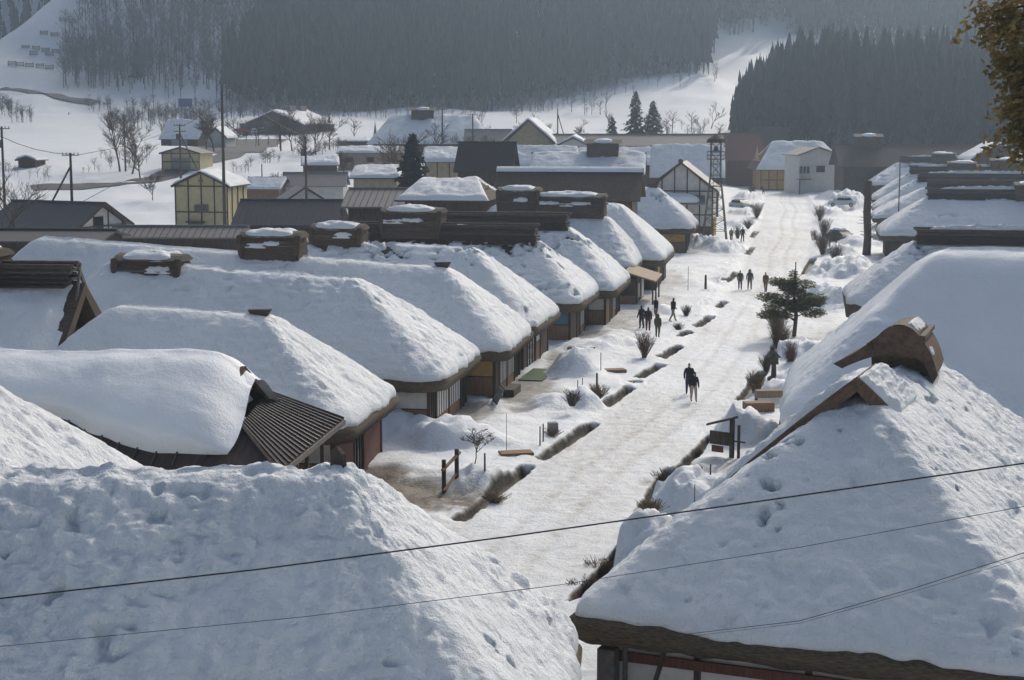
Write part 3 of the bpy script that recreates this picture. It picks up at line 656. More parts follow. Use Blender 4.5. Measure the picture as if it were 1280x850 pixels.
# --- right side houses
cA, cB = P(712, 783, 2.9), P(1323, 859, 2.9)
def right_near():
    mid = (cA + cB) / 2; dv = (cB - cA).normalized(); W = (cB - cA).length + .6
    rz = math.atan2(dv.y, dv.x) - math.pi / 2        # local y runs along the near eave, local x points at the viewer
    O = Vector((mid.x, mid.y, 0)); x_, z_ = ridge_pos(O, rz, (1080, 487)); a = -x_
    L = a + 8.0 + 5.2; zr = z_ + .25
    root, roof = thatched_house('R1', 'steep snowy thatched house with curved bark saddle on its ridge, right foreground', O, rz, W, L, 2.9, zr - .42, a, 5.2, npm=12, nr=150, snow_t=.36, rough=.70, seed=41, rc=.9, edge=.42, bulge=.0, bare=-.2, bare_top=.38)
    w, (x0, x1, y0, y1) = wall_box(root, W, L, 2.9, 1.0, 'plaster')
    facade(root, 'y', x1, y0, y1, 2.9, 1, [('white', 2), ('white', 2.4), ('white', 2.4), ('white', 2)])
    MB().box(x1 + .12, x1 + .2, y0, y1, 1.9, 2.15).build('cross_beam', M['redwood'], root)
    MB().beam((x1 + .5, y0 + 1.2, 1.0), (x1 + .75, y0 + 1.75, 2.75), .09).build('brace', M['wood'], root)
    MB().tube([(x1 + .4, y0 + .55, -.2), (x1 + .4, y0 + .55, 2.7)], .07, 8).build('downpipe', M['steel'], root)
    MB().box(x1 + .25, x1 + .65, y0 - .1, y0 + .35, .5, 2.3).build('meter_box', M['steel'], root)
    slope = (zr - 2.9) / (W / 2)
    # small projecting gable: two thatch verges over the hip
    for sg in (-1, 1):
        m = MB(); n = 16; ln = 4.3 if sg < 0 else .95
        for i in range(n):
            t0, t1 = i / n, (i + 1) / n
            def pt(t, zoff, xoff): 
                yv = sg * ln * t; return (-a + 1.05 - (.25 if sg < 0 else .9) * t + xoff, yv, zr + .26 - (.0 if sg < 0 else .30 * t) - slope * abs(yv) * (1 - .10 * (1 - t)) + zoff)
            m.add([pt(t0, 0, 0), pt(t1, 0, 0), pt(t1, -.42 - .25 * t1, -.1), pt(t0, -.42 - .25 * t0, -.1), pt(t0, 0, -2.6), pt(t1, 0, -2.6), pt(t1, -.4, -2.6), pt(t0, -.4, -2.6)],
                  [(0, 1, 2, 3), (4, 7, 6, 5), (0, 4, 5, 1), (2, 6, 7, 3), (1, 5, 6, 2), (3, 7, 4, 0)])
        g = m.build('gable_verge', M['saddle'], roof)
        X, t = np.meshgrid(np.linspace(-a - 1.6, -a + .95, 50), np.linspace(0, 1.02, 70), indexing='ij'); yv = sg * ln * t
        z = zr + .26 - (.0 if sg < 0 else .30) * t - slope * np.abs(yv) * (1 - .10 * (1 - t)); p = np.stack([X - (.25 if sg < 0 else .9) * t, yv, z], -1)
        T = (.17 + .05 * fbm(p, .7, 3) + .045 * billow(p, .35, 3)) * ss(-a + 1.0, -a + .75, X) * ss(0, .12, t) * (1 - ss(.97, 1.02, t)) - .02
        link('snow_patch', np_mesh('snow_patch', p + np.stack([T * 0, sg * T * .6, T], -1), grid_faces(50, 70)), g, M['roofsnow'])
    # dirty snow caught in the gable
    # curved bark saddle on the ridge
    prof = [(-1.85, -1.30), (-1.22, -.84), (-.72, -.36), (-.36, .02), (0, .15), (.36, .02), (.66, -.36), (.92, -.9), (1.08, -1.5)]
    sx, sz = -a - 6.3, zr + .72; prof = [(y, z * .82) for y, z in prof]
    pk = np.linspace(0, len(prof) - 1, 33); ii = np.arange(len(prof)); pa = np.array(prof)
    def cr(vals, t):
        i = int(min(max(math.floor(t), 0), len(vals) - 2)); f = t - i; p0, p1, p2, p3_ = vals[max(i - 1, 0)], vals[i], vals[i + 1], vals[min(i + 2, len(vals) - 1)]
        return .5 * (2 * p1 + (p2 - p0) * f + (2 * p0 - 5 * p1 + 4 * p2 - p3_) * f * f + (3 * p1 - p0 - 3 * p2 + p3_) * f ** 3)
    prof = [(cr(pa[:, 0], t), cr(pa[:, 1], t)) for t in pk]
    n = len(prof); m = MB(); th_ = .40; x0s, x1s = sx - 1.3, sx + .9
    pr_in = [(y * .86, z - .12 - .16 * max(0, 1 - abs(y) / 1.8) - .62 * math.exp(-(y / .8) ** 2)) for y, z in prof]
    secs = [(x0s, .92), (x0s + .8, .98), (x1s - .5, 1.0), (x1s, 1.06)]
    vs = []
    for xs, sc in secs:
        vs += [(xs, y * sc, z * sc) for y, z in prof] + [(xs, y * sc, z * sc) for y, z in pr_in]
    fs = []
    for k in range(3):
        b0, b1 = k * 2 * n, (k + 1) * 2 * n
        for i in range(n - 1):
            fs += [(b0 + i, b0 + i + 1, b1 + i + 1, b1 + i), (b0 + n + i, b1 + n + i, b1 + n + i + 1, b0 + n + i + 1)]
        fs += [(b0, b1, b1 + n, b0 + n), (b0 + n - 1, b0 + 2 * n - 1, b1 + 2 * n - 1, b1 + n - 1)]
    for b0 in (0, 6 * n):
        for i in range(n - 1): fs.append((b0 + i, b0 + n + i, b0 + n + i + 1, b0 + i + 1))
    m.add(vs, fs); sd = m.build('bark_saddle', M['saddle'], roof); sd.location = (0, 0, sz)
    me = sd.data
    m = MB(); m.beam((x0s - .1, .60, -.14), (x1s + .05, .68, -.20), .15, .12); m.build('saddle_pole', M['barklight'], sd)
    m = MB(); m.beam((x0s + .1, -.9, -.5), (x1s + .1, -.9, -.48), .1, .1); m.build('saddle_pole', M['bark'], sd)
    top = MB(); pts = [(y, z + .035) for y, z in prof[9:23]]; 
    for i in range(13): top.add([(x0s + .15, *pts[i]), (x1s + .02, *pts[i]), (x1s + .02, *pts[i + 1]), (x0s + .15, *pts[i + 1])], [(0, 1, 2, 3)])
    top.build('bark_sheet', M['barklight'], sd)
    snow_blob('snow_patch', sd, M['roofsnow'], .85, .22, .05, (x0s + 1.05, .34, .06), 3, .03, 24, 5).rotation_euler = (R(-43), 0, 0)
    snow_blob('snow_patch', sd, M['roofsnow'], .25, .16, .08, (x1s - .45, .86, -.66), 5, .05, 16).rotation_euler = (R(-55), 0, 0)
    MB().extrude([(-.9, -.8), (-.4, -.4), (0, -.3), (.4, -.4), (.8, -.9), (.95, -2.1), (0, -1.9), (-.85, -1.8)], 0, x0s + .05, x1s - .42).build('saddle_core', M['thatch'], sd)
    return O, rz, a, zr
R1 = right_near()
r_, roof, O, rz, a, zr = row_house('R2', 'big house with broad smooth snow covered thatch and thick brown eave, right side', (972, 541), 10.5, 13, 26, (1188, 303), left=False, ze=2.9, front=[('dark', 2), ('door', 2), ('shoji', 2), ('plaster', 1)], npm=6.5, nr=90, snow_t=.6, smoothsnow=True, seed=42, edge=.75, rc=1.6)
r_, roof, O, rz, a, zr = row_house('R3', 'low snowy thatched roof behind the big smooth roof, thick thatch corner showing', (1056, 384), 10, 11, 22, (1150, 296), left=False, front=[('dark', 2), ('door', 2), ('shoji', 2)], npm=4.5, nr=54, seed=43, edge=.8, bare_top=.1)
ridge_stack(roof, -20, -a + .2, zr + .1, .9, 1.0, 5, 51, top=True)
RR = [((1098, 296), (1163, 243), 'first thatched roof behind the tall bare trunk on the right, dark ridge stack', 44, 12, 170),
      ((1090, 274), (1163, 231), 'second snowy hip behind the tall bare trunk on the right, with tan streaks', 45, 11, 0),
      ((1091, 263), (1150, 222), 'third snowy hip behind the tall bare trunk on the right side', 46, 11, 0),
      ((1090, 251), (1140, 213), 'fourth snowy hip behind the tall bare trunk on the right side', 47, 11, 0),
      ((1084, 232), (1128, 200), 'farthest snowy roof of the right row, up to the dark long roof', 48, 14, 0)]
for A, px, lab, sd, W, _ in RR:
    r_, roof, O, rz, a, zr = row_house('R', lab, A, 10.5, W, 30, px, left=False, npm=3, nr=34, seed=sd, front=[('dark', 2), ('ochre', 2), ('door', 2)], bare_top=.18)
    ridge_stack(roof, -28, -a + .3, zr + .1, .9, 1.15, 5, sd + 30, top=sd != 45)
    if sd not in (45, 46): smoke_vent(roof, -a - (7 if sd != 44 else 10.5), zr + .5, 4, 2.2, 2.4, sd)
    if sd == 47: smoke_vent(roof, -a - 14, zr + .9, 6, 2.4, 2.6, sd + 1)

# ------------------------------------------------------------------ ordinary buildings
def gable_building(name, label, xl, xr, yr, ye, Y, mode='side', roof='metal', wall='plaster', snow=0.0, depth=7.0, base=None, over=.5, rot=0.0, windows=0, timber=False, cat='house', group=None, trim='wood', door=None, hip=0.0):
    """mode 'side': long slope faces the viewer; 'gable': gable faces the viewer. xl/xr eave ends, yr ridge row, ye eave row at distance Y"""
    sc = Y / F; W = (xr - xl) * sc; zr = PY(640, yr, Y + (depth / 2 if mode == 'side' else 0)).z; ze = PY(640, ye, Y).z
    c = PY((xl + xr) / 2, ye, Y); zg = th(c.x, Y) if base is None else base
    ze = max(ze, zg + 1.6); zr = max(zr, ze + .5)
    root = thing(name, (c.x, Y, zg), R(rot), label, cat, group); ze -= zg; zr -= zg
    if mode == 'side': hx, y0, y1 = W / 2, 0, depth
    else: hx, y0, y1 = W / 2, 0, depth
    wm = MB(); o = over
    if mode == 'side':
        wm.box(-hx + o, hx - o, o, depth - o, -1, ze); 
        for sg in (-1, 1): wm.add([(sg * (hx - o), o, ze), (sg * (hx - o), depth - o, ze), (sg * (hx - o), depth / 2, zr - .15 - o * .2)], [(0, 1, 2)])
        wm.build('wall', M[wall], root)
        t = .14; m = MB(); hp = hip
        a = [(-hx, 0, ze - .05), (hx, 0, ze - .05), (hx - hp, depth / 2, zr), (-hx + hp, depth / 2, zr)]; b = [(-hx, depth, ze - .05), (hx, depth, ze - .05), (hx - hp, depth / 2, zr), (-hx + hp, depth / 2, zr)]
        for q in (a, b): m.add(q + [(x, y, z - t) for x, y, z in q], [(0, 1, 2, 3), (7, 6, 5, 4), (0, 4, 5, 1), (1, 5, 6, 2), (2, 6, 7, 3), (3, 7, 4, 0)])
        if hp:
            for sg in (-1, 1): m.add([(sg * hx, 0, ze - .05), (sg * hx, depth, ze - .05), (sg * (hx - hp), depth / 2, zr)], [(0, 1, 2)])
        rf = m.build('roof', M[roof], root)
        MB().box(-hx + hp - .05, hx - hp + .05, depth / 2 - .12, depth / 2 + .12, zr - .06, zr + .14).build('ridge_cap', M[roof], rf)
    else:
        wm.box(-hx + o, hx - o, o, depth - o, -1, ze); wm.add([(-hx + o, o, ze), (hx - o, o, ze), (0, o, zr - .2)], [(0, 1, 2)]); wm.add([(-hx + o, depth - o, ze), (hx - o, depth - o, ze), (0, depth - o, zr - .2)], [(0, 1, 2)])
        wm.build('wall', M[wall], root); m = MB(); t = .16
        for sg in (-1, 1):
            q = [(0, 0, zr), (sg * hx, 0, ze - .1), (sg * hx, depth, ze - .1), (0, depth, zr)]
            m.add(q + [(x, y, z - t) for x, y, z in q], [(0, 1, 2, 3), (7, 6, 5, 4), (0, 4, 5, 1), (1, 5, 6, 2), (2, 6, 7, 3), (3, 7, 4, 0)])
        rf = m.build('roof', M[roof], root)
        for sg in (-1, 1): MB().beam((sg * hx, -.04, ze - .12), (0, -.04, zr - .02), .10, .22).build('barge_board', M[trim], rf)
    if snow > 0:
        nx, ny = 50, 40
        if mode == 'side':
            X, k = np.meshgrid(np.linspace(-1, 1, nx), np.linspace(-1, 1, ny), indexing='ij'); y = depth / 2 + k * depth / 2; z = zr - (zr - ze + .05) * np.abs(k); x = X * (hx - hip * (1 - np.abs(k)))
            ex = (1 - np.abs(X) ** 14) * (1 - np.abs(k) ** 16)
        else:
            X, k = np.meshgrid(np.linspace(-1, 1, ny), np.linspace(0, 1, nx), indexing='ij'); x = X * hx; y = k * depth; z = zr - (zr - ze + .1) * np.abs(X); ex = (1 - np.abs(X) ** 16) * (1 - np.abs(2 * k - 1) ** 20)
        p = np.stack([x, y, z], -1); w = p + np.array([c.x, Y, 0])
        T = (snow + .12 * fbm(w, 1.8, 3) * snow / .35 + .05 * billow(w, .8, 2)) * np.clip(ex, 0, 1) ** .5 + .01
        link('snow_cover', np_mesh('snow_cover', np.stack([x, y, z + T], -1), grid_faces(*X.shape)), rf, M['roofsnow'])
    yf = o - .02
    def panel(nm, mt, a, b, z0, z1, pr=None, d=.03): return MB().box(a, b, yf - d, yf + .01, z0, z1).build(nm, M[mt], pr or root)
    if timber:
        n = max(2, round(W / 1.9)); 
        for i in range(n + 1):
            x = -hx + o + (W - 2 * o) * i / n; zt = ze if mode == 'side' else ze + (zr - ze - .3) * (1 - abs(x) / hx)
            panel('timber_post', 'wood', x - .07, x + .07, 0, zt, d=.07)
        for z in ([.15, ze * .5, ze - .1]): panel('timber_rail', 'wood', -hx + o, hx - o, z - .07, z + .07, d=.09)
    for i in range(windows):
        x = -hx + o + (W - 2 * o) * (i + .5) / windows; w_ = panel('window', 'glass', x - .55, x + .55, ze * .5 - .1, ze * .5 + .75, d=.04)
        for dx in (-.6, 0, .6): panel('window_frame', 'wood', x + dx - .04, x + dx + .04, ze * .5 - .15, ze * .5 + .8, w_, .07)
    if door: 
        x = door * hx; panel('door', 'wood', x - .6, x + .6, .05, 2.0, d=.06)
    return root, hx, ze, zr, depth
# white plastered storehouse by the tower
J, hx, ze, zr, dp = gable_building('plaster_storehouse', 'white plastered storehouse with dark timber frame beside the lattice tower', 804, 897, 203, 238, 206, 'gable', 'metalgrey', 'plaster', 0, 10, 0, .7, -10, 0, True, 'storehouse')
m = MB(); m.add([(-hx, -1.4, ze - 1.5), (hx - 1.4, -1.4, ze - 1.5), (hx - 1.6, .75, ze - .6), (-hx, .75, ze - .6), (-hx, -1.4, ze - 1.65), (hx - 1.4, -1.4, ze - 1.65), (hx - 1.6, .75, ze - .75), (-hx, .75, ze - .75)], [(0, 1, 2, 3), (7, 6, 5, 4), (0, 4, 5, 1), (1, 5, 6, 2), (2, 6, 7, 3), (3, 7, 4, 0)]); lt = m.build('lean_to_roof', M['metalgrey'], J)
snow_blob('snow_cover', lt, M['smoothsnow'], 3.4, 1.4, 1.0, (-.9, -.3, ze - 1.25), 4, .08, 30, 2.6)
MB().box(hx - 1.0, hx - .45, 1.5, 6, 0, 2.6).build('side_panel', M['ochre'], J)
MB().tube([(0, -.2, zr + .15), (0, .5, zr + .18)], .32, 8).build('ridge_ornament', M['metal'], J)
MB().box(-hx + .8, hx - .8, .55, .63, .1, 1.6).build('brown_wainscot', M['redwood'], J)
# second white house, far end of the street
WH, hx, ze, zr, dp = gable_building('white_house', 'narrow white two-storey house with grey roof at the far end of the street', 996, 1052, 184, 193, 322, 'gable', 'metalgrey', 'plaster', 0, 8, 0, .5, 14, 0, False)
MB().box(-hx + .4, -hx + 2.6, .3, .45, 3.9, 5.2).build('window', M['glass'], WH)
for i in range(4): MB().box(-hx + .4 + i * .7, -hx + .5 + i * .7, .25, .31, 3.9, 5.2).build('window_frame', M['plaster'], WH)
MB().box(-.3, 1.4, .3, .46, 4.1, 5.3).build('window', M['glass'], WH)
MB().box(-hx, -hx + 2.5, -.8, .5, 2.7, 2.9).build('porch_roof', M['metalgrey'], WH)
MB().box(-hx + .1, -hx + .25, -.7, -.55, -.2, 2.7).build('porch_post', M['wood'], WH)
B_ = [
 ('thatched_house', 'wide snowy thatched house with ochre wall at the far end of the street', 945, 1062, 179, 212, 335, 'side', 'thatch', 'ochre', .6, 14, 0, 1.2, 0, 0, True, 4.0),
 ('long_house', 'long dark bare roof behind the right row, with small snowy vent', 1050, 1238, 181, 208, 300, 'side', 'bark', 'wood', 0, 14, 0, 1.0, -3, 0, False, 0),
 ('snowy_house', 'low snow covered roof just in front of the brown barn', 492, 612, 226, 250, 150, 'side', 'bark', 'wood', .4, 9, 0, .8, -8, 0, False, 1.6),
 ('snowy_shed', 'far shed under a smooth snow roof beyond the small yellow shed', 196, 250, 153, 174, 365, 'side', 'metalgrey', 'wood', .7, 9, None, .4, -14, 0, False, 0),
 ('small_gable_shed', 'tiny snowy gable shed right of the far smooth snow roof', 254, 284, 160, 172, 350, 'gable', 'metalgrey', 'plaster', .4, 7, None, .4, -10, 0, False, 0),
 ('snowy_shed', 'low snow topped shed left of the long beige shed', 376, 424, 197, 206, 280, 'side', 'metalgrey', 'wood', .4, 7, None, .4, 6, 0, False, 0),
 ('grey_shed', 'grey shed with brown walls between yellow house and grey sheds', 300, 352, 222, 236, 238, 'side', 'metalgrey', 'board', .2, 6, None, .4, -12, 1, False, 0),
 ('snowy_house', 'snow roofed house right behind the dark evergreen', 436, 500, 209, 222, 215, 'side', 'metal', 'beige', .4, 8, 0, .5, -4, 2, False, 0),
 ('dark_shed', 'dark little shed on the bank left of the wide far thatched house', 424, 462, 172, 181, 350, 'side', 'metal', 'wood', .2, 6, None, .4, 8, 0, False, 0),
 ('snowy_house', 'small snow roof tucked right of the grey roofed house by the gable', 690, 742, 172, 184, 290, 'gable', 'metalgrey', 'plaster', .4, 9, 0, .5, -6, 0, False, 0),
 ('long_house', 'dark ridged snow roof left of the lattice tower top', 720, 826, 186, 206, 268, 'side', 'bark', 'wood', .35, 9, 0, .7, -6, 0, False, 0),
 ('field_hut', 'lone dark hut with white roof at the left of the snowy field', 18, 46, 196, 204, 300, 'gable', 'metal', 'wood', .35, 5, None, .4, -10, 0, False, 0),
 ('gabled_house', 'small snowy gable peeping over the right row near the picture edge', 1214, 1286, 180, 199, 270, 'gable', 'metalgrey', 'wood', .35, 9, 0, .5, 0, 0, False, 0),
 ('red_roofed_barn', 'barn with rust red roof where the street bends away', 905, 960, 167, 200, 350, 'side', 'rust', 'redwood', 0, 10, 0, .6, 10, 0, False, 0),
 ('dark_roofed_barn', 'barn with plain dark roof beside the rust red barn', 946, 1000, 160, 196, 385, 'side', 'bark', 'wood', 0, 12, 4, .8, 6, 0, False, 0),
 ('thatched_house', 'snowy roof behind the lattice tower, with dark ridge line', 812, 906, 183, 222, 245, 'side', 'thatch', 'wood', .4, 11, 0, .9, -6, 0, False, 0),
 ('long_house', 'long bare dark roof with one white line of snow along its ridge', 612, 800, 212, 249, 162, 'side', 'bark', 'wood', 0, 9, 0, .8, -8, 0, False, 0),
 ('snowy_house', 'snowy roof with dark vent box in the middle distance', 660, 806, 192, 218, 232, 'side', 'bark', 'wood', .35, 10, 0, .8, -6, 0, False, 0),
 ('snowy_house', 'snowy roof left of the vent box roof in the middle distance', 630, 722, 184, 208, 255, 'side', 'bark', 'wood', .4, 9, 0, .8, -4, 0, False, 0),
 ('long_house', 'long low brown roof along the foot of the snowy slope', 690, 905, 168, 182, 300, 'side', 'metalgrey', 'wood', 0, 9, 0, .8, -3, 0, False, 0),
 ('brown_barn', 'tall brown metal gabled barn rising behind the bark ridges', 566, 640, 178, 214, 205, 'side', 'metalbrown', 'wood', 0, 8, 0, .5, -8, 0, False, 0),
 ('gabled_house', 'snowy gable house with pale gable wall below the open slope', 626, 694, 150, 178, 300, 'gable', 'metalgrey', 'beige', .5, 12, None, .8, -8, 0, False, 0),
 ('grey_house', 'low grey roofed house left of the snowy gable house', 580, 640, 162, 178, 320, 'side', 'metalgrey', 'plaster', 0, 8, None, .5, 0, 2, False, 0),
 ('thatched_house', 'wide far thatched house under smooth snow with a small vent box', 458, 620, 147, 181, 330, 'side', 'thatch', 'wood', .7, 15, None, 1.2, 0, 0, False, 4.0),
 ('beige_shed', 'long beige low shed in front of the far wide thatched house', 420, 505, 184, 191, 300, 'side', 'metalgrey', 'beige', .3, 6, None, .4, 0, 3, False, 0),
 ('beige_house', 'beige panelled house with snowy roof left of the brown barn', 528, 580, 186, 202, 245, 'side', 'metalgrey', 'beige', .4, 8, 0, .4, 0, 0, True, 0),
 ('tiled_house', 'house with streaked grey roof beside the dark evergreen', 425, 560, 236, 258, 158, 'side', 'metalgrey', 'wood', 0, 9, 0, .6, -5, 0, False, 0),
 ('grey_roofed_house', 'house with plain dark grey roof right of the yellow house', 288, 420, 250, 281, 172, 'side', 'metal', 'wood', 0, 9, 0, .6, -4, 0, False, 0),
 ('low_shed', 'long low shed with brown corrugated roof below the yellow house', 132, 305, 283, 296, 150, 'side', 'metalgrey', 'wood', 0, 5, 0, .3, -2, 0, False, 0),
 ('grey_shed', 'low grey shed with two roofs beyond the dark grey roof', 350, 432, 216, 232, 240, 'side', 'metalgrey', 'plaster', 0, 7, 2.0, .4, 0, 0, False, 0),
 ('small_shed', 'small shed with white gable and brown sides behind dark roof', 356, 408, 234, 250, 215, 'gable', 'metalgrey', 'plaster', 0, 6, 0, .4, 20, 0, False, 0),
 ('half_timbered_house', 'dark roofed house with half-timbered white gable at the left edge', -40, 112, 252, 284, 172, 'side', 'metal', 'plaster', 0, 9, 0, .6, -26, 0, False, 0),
 ('low_house', 'low dark roofed house just behind the left gable thatch', -30, 128, 289, 301, 116, 'side', 'metal', 'wood', 0, 7, 0, .5, -4, 0, False, 0),
 ('yellow_shed', 'small pale yellow shed with grey roof beside the plowed road', 197, 252, 184, 191, 300, 'gable', 'metalgrey', 'yellow', 0, 7, None, .4, -12, 0, True, 0),
 ('warehouse', 'dark warehouse with snowy roof and two roof vents beside the parked vans', 300, 382, 139, 155, 450, 'gable', 'metal', 'wood', .5, 22, None, .6, -18, 0, False, 0),
]
for (nm, lab, xl, xr, yr, ye, Y, mode, rf, wl_, sn, dp, base, ov, rot, win, tim, hip) in B_:
    root, hx, ze, zr, dp = gable_building(nm, lab, xl, xr, yr, ye, Y, mode, rf, wl_, sn, dp, base, ov, rot, win, tim, 'barn' if 'barn' in nm else ('shed' if 'shed' in nm else ('warehouse' if nm == 'warehouse' else 'house')), hip=hip)
    rfo = [c for c in root.children if c.name.startswith('roof')][0]
    if 'vent box in the middle' in lab or 'small vent box' in lab or 'small snowy vent' in lab:
        m = MB(); x = 2.0 if 'middle' in lab else (-2 if 'wide' in lab else -hx * .55); m.box(x - 2.2, x + 2.2, dp / 2 - 1.4, dp / 2 + 1.2, zr - .9, zr + 1.5); v = m.build('smoke_vent', M['bark'], rfo)
        MB().extrude([(dp / 2 - 1.8, zr + 1.45), (dp / 2, zr + 2.0), (dp / 2 + 1.8, zr + 1.45)], 0, x - 2.6, x + 2.6).build('vent_roof', M['barklight'], v)
        snow_blob('snow_patch', v, M['snow'], 1.5, 1.3, .5, (x, dp / 2 - .4, zr + 1.6), 3, .1, 20)
    if nm == 'warehouse':
        for yy in (8, 15): MB().box(-1.3, 1.3, yy, yy + 3.5, zr - .3, zr + 1.5).build('roof_vent', M['metalgrey'], rfo)
    if 'white line of snow' in lab:
        X, k = np.meshgrid(np.linspace(-hx, hx, 60), np.linspace(-1, 1, 12), indexing='ij'); y = dp / 2 + k * .62
        V = np.stack([X, y, zr + .10 + .22 * np.sqrt(np.clip(1 - k ** 4, 0, 1)) - .30 * np.abs(k)], -1); link('snow_cover', np_mesh('snow_cover', V, grid_faces(60, 12)), rfo, M['snow'])
    if 'corrugated' in lab or 'streaked' in lab or 'dark grey roof right' in lab:
        n = int(hx * 2 / .6); sm = MB().beam((0, -.03, ze + .0), (0, dp / 2, zr + .05), .06, .05).mesh('roof_seam'); sm.materials.append(M['metal'])
        for i in range(n + 1): link('roof_seam', sm, rfo).location = (-hx + i * .6, 0, 0)
    if 'half-timbered' in lab:
        for i in range(4): MB().beam((hx - .58, 1 + i * 2.3, 0), (hx - .58, 1 + i * 2.3, ze + (1 - abs(i * 2.3 + 1 - dp / 2) / (dp / 2)) * (zr - ze) - .2), .1, .16).build('timber_post', M['wood'], root)
        MB().beam((hx - .56, .6, ze), (hx - .56, dp - .6, ze), .1, .16).build('timber_rail', M['wood'], root)
        for a_, b_ in ((0, dp / 2), (dp, dp / 2)): MB().beam((hx + .05, a_, ze - .1), (hx + .05, b_, zr), .12, .25).build('barge_board', M['wood'], rfo)
        MB().box(hx - .6, hx - .53, 3.4, 4.8, ze - .3, ze + 1.0).build('window', M['glass'], root)
    if 'yellow shed' in lab: MB().box(-1.8, 1.9, .3, .36, 0, 2.3).build('garage_shutter', M['concrete'], root)
    if 'beside the plowed' in lab: pass
# yellow house
YH, hx, ze, zr, dp = gable_building('yellow_house', 'pale yellow two-storey house with dark timber lines and snowy roof', 212, 288, 215, 232, 207, 'gable', 'metal', 'yellow', .35, 8.5, 0, .4, -9, 0, True, 'house')
MB().box(-.9, .9, .28, .34, 3.3, 4.2).build('window', M['steel'], YH)
MB().box(-1.6, .2, .26, .33, -.1, 1.9).build('door', M['steel'], YH)
MB().box(-1.9, .5, -.3, .34, 2.0, 2.15).build('door_canopy', M['metal'], YH)
MB().box(1.2, 2.3, -.35, .3, 0, .8).build('outdoor_unit', M['carwhite'], YH)
MB().extrude([(-.35, zr - 1.2), (.35, zr - 1.2), (.2, zr - .9), (-.2, zr - .9)], 1, .3, .35).build('gable_vent', M['board'], YH)
for i in range(3): MB().box(hx - .42, hx - .3, 2 + i * 2.2, 2.15 + i * 2.2, 0, ze).build('timber_post', M['wood'], YH)

# ------------------------------------------------------------------ plowed roads on the left
def strip(name, pts, w, mat, label, lift=.12):
    P3 = [G(x, y) for x, y in pts]; V = []; n = 0
    dense = []
    for a, b in zip(P3[:-1], P3[1:]):
        for i in range(16): dense.append(a.lerp(b, i / 16))
    dense.append(P3[-1])
    for i, p in enumerate(dense):
        d = (dense[min(i + 1, len(dense) - 1)] - dense[max(0, i - 1)]); d.z = 0; d.normalize(); nrm = Vector((d.y, -d.x, 0))
        for k in np.linspace(-1, 1, 7):
            q = p + nrm * (w / 2 * k); V.append((q.x, q.y, th(q.x, q.y) + lift))
    o = link(name, np_mesh(name, V, grid_faces(len(dense), 7)), None, mat); return tag(o, label, 'road', kind='structure')
strip('road', [(40, 236), (130, 232), (195, 224), (240, 207), (285, 196), (325, 184), (338, 178)], 5, M['asphalt'], 'plowed dark road climbing past the yellow shed')
strip('parking_area', [(280, 192), (300, 183), (322, 175)], 15, M['asphalt'], 'plowed parking area beside the dark warehouse', .16)
strip('mountain_road', [(0, 112), (40, 116), (80, 124), (120, 130)], 6, M['asphalt'], 'dark plowed mountain road below the fenced slope', .4)

# ------------------------------------------------------------------ utility poles and cables
def pole(label, x, ytop, ybase, Y, r=.14, arms=1, kind='pole', brace=False, group='utility poles', box=False):
    b = PY(x, ybase, Y); z0 = gz_at(b.x, Y); zt = PY(x, ytop, Y).z
    root = thing('utility_pole', (b.x, Y, z0), 0, label, 'pole', group); H_ = zt - z0
    MB().tube([(0, 0, -.5), (0, 0, H_)], [r * 1.25, r * .8], 8).build('shaft', M['pole'], root)
    for i in range(arms):
        a = MB().beam((-.9, 0, H_ - .25 - i * .9), (.9, 0, H_ - .25 - i * .9), .09).build('cross_arm', M['pole'], root)
        for dx in (-.8, -.4, .4, .8): MB().tube([(dx, 0, H_ - .22 - i * .9), (dx, 0, H_ + .02 - i * .9)], .055, 6).build('insulator', M['concrete'], a)
    if box: MB().tube([(-.35, -.1, H_ - 2.4), (-.35, -.1, H_ - 1.5)], .25, 8).build('transformer', M['steel'], root)
    if brace: MB().tube([(brace, .5, -.5), (0, 0, H_ * .88)], .10, 6).build('brace', M['pole'], root)
    return root
pole('utility pole with double crossarm and slanted brace behind the dark half-timbered house', 92, 191, 310, 176, .16, 1, brace=-6.0)
pole('utility pole with crossarms and brace in front of the small yellow shed', 226, 155, 216, 262, .16, 2, brace=5.0, box=True)
pole('thick utility pole standing right of the yellow house', 281, 105, 282, 190, .17, 0)
pole('utility pole with small box behind the grey sheds', 383, 170, 252, 205, .15, 0, box=True)
pole('utility pole with transformer at the left picture edge', 6, 158, 260, 190, .15, 1, box=True)
pole('bare utility pole among bare trees near the snowy field', 157, 143, 214, 300, .14, 0)
pole('short utility pole out on the snowy field, left one', 40, 136, 160, 560, .14, 0)
pole('short utility pole out on the snowy field, right one', 87, 140, 168, 540, .14, 0)
pole('thin pole left of the bare orchard trees', 351, 141, 190, 330, .14, 0)
pole('thin pole in the snow behind the bushes by the grey sheds', 328, 205, 245, 260, .1, 0)
pole('pole with crossarm in front of the wide far thatched house', 553, 135, 180, 290, .14, 1)
pole('second pole beside the bare tree by the wide far thatched house', 591, 142, 178, 310, .14, 1)
pole('leaning double pole above the long low brown roof', 697, 135, 175, 330, .13, 0, brace=2.4)
pole('tall thin lamp pole in front of the right-hand cedar wood', 1091, 140, 180, 340, .09, 0)
pole('thin steel pole between the right row hips', 1123, 198, 275, 190, .07, 0)
def cable(label, pts, r, name='cable'):
    dense = []
    for i in range(len(pts) - 1):
        for k in range(10): dense.append(pts[i].lerp(pts[i + 1], k / 10))
    dense.append(pts[-1]); a, b = pts[0], pts[-1]; n = len(dense) - 1
    m = MB(); m.tube(dense, r, 5); o = m.build(name, M['wire'], None, True); return tag(o, label, 'cable', 'overhead cables')
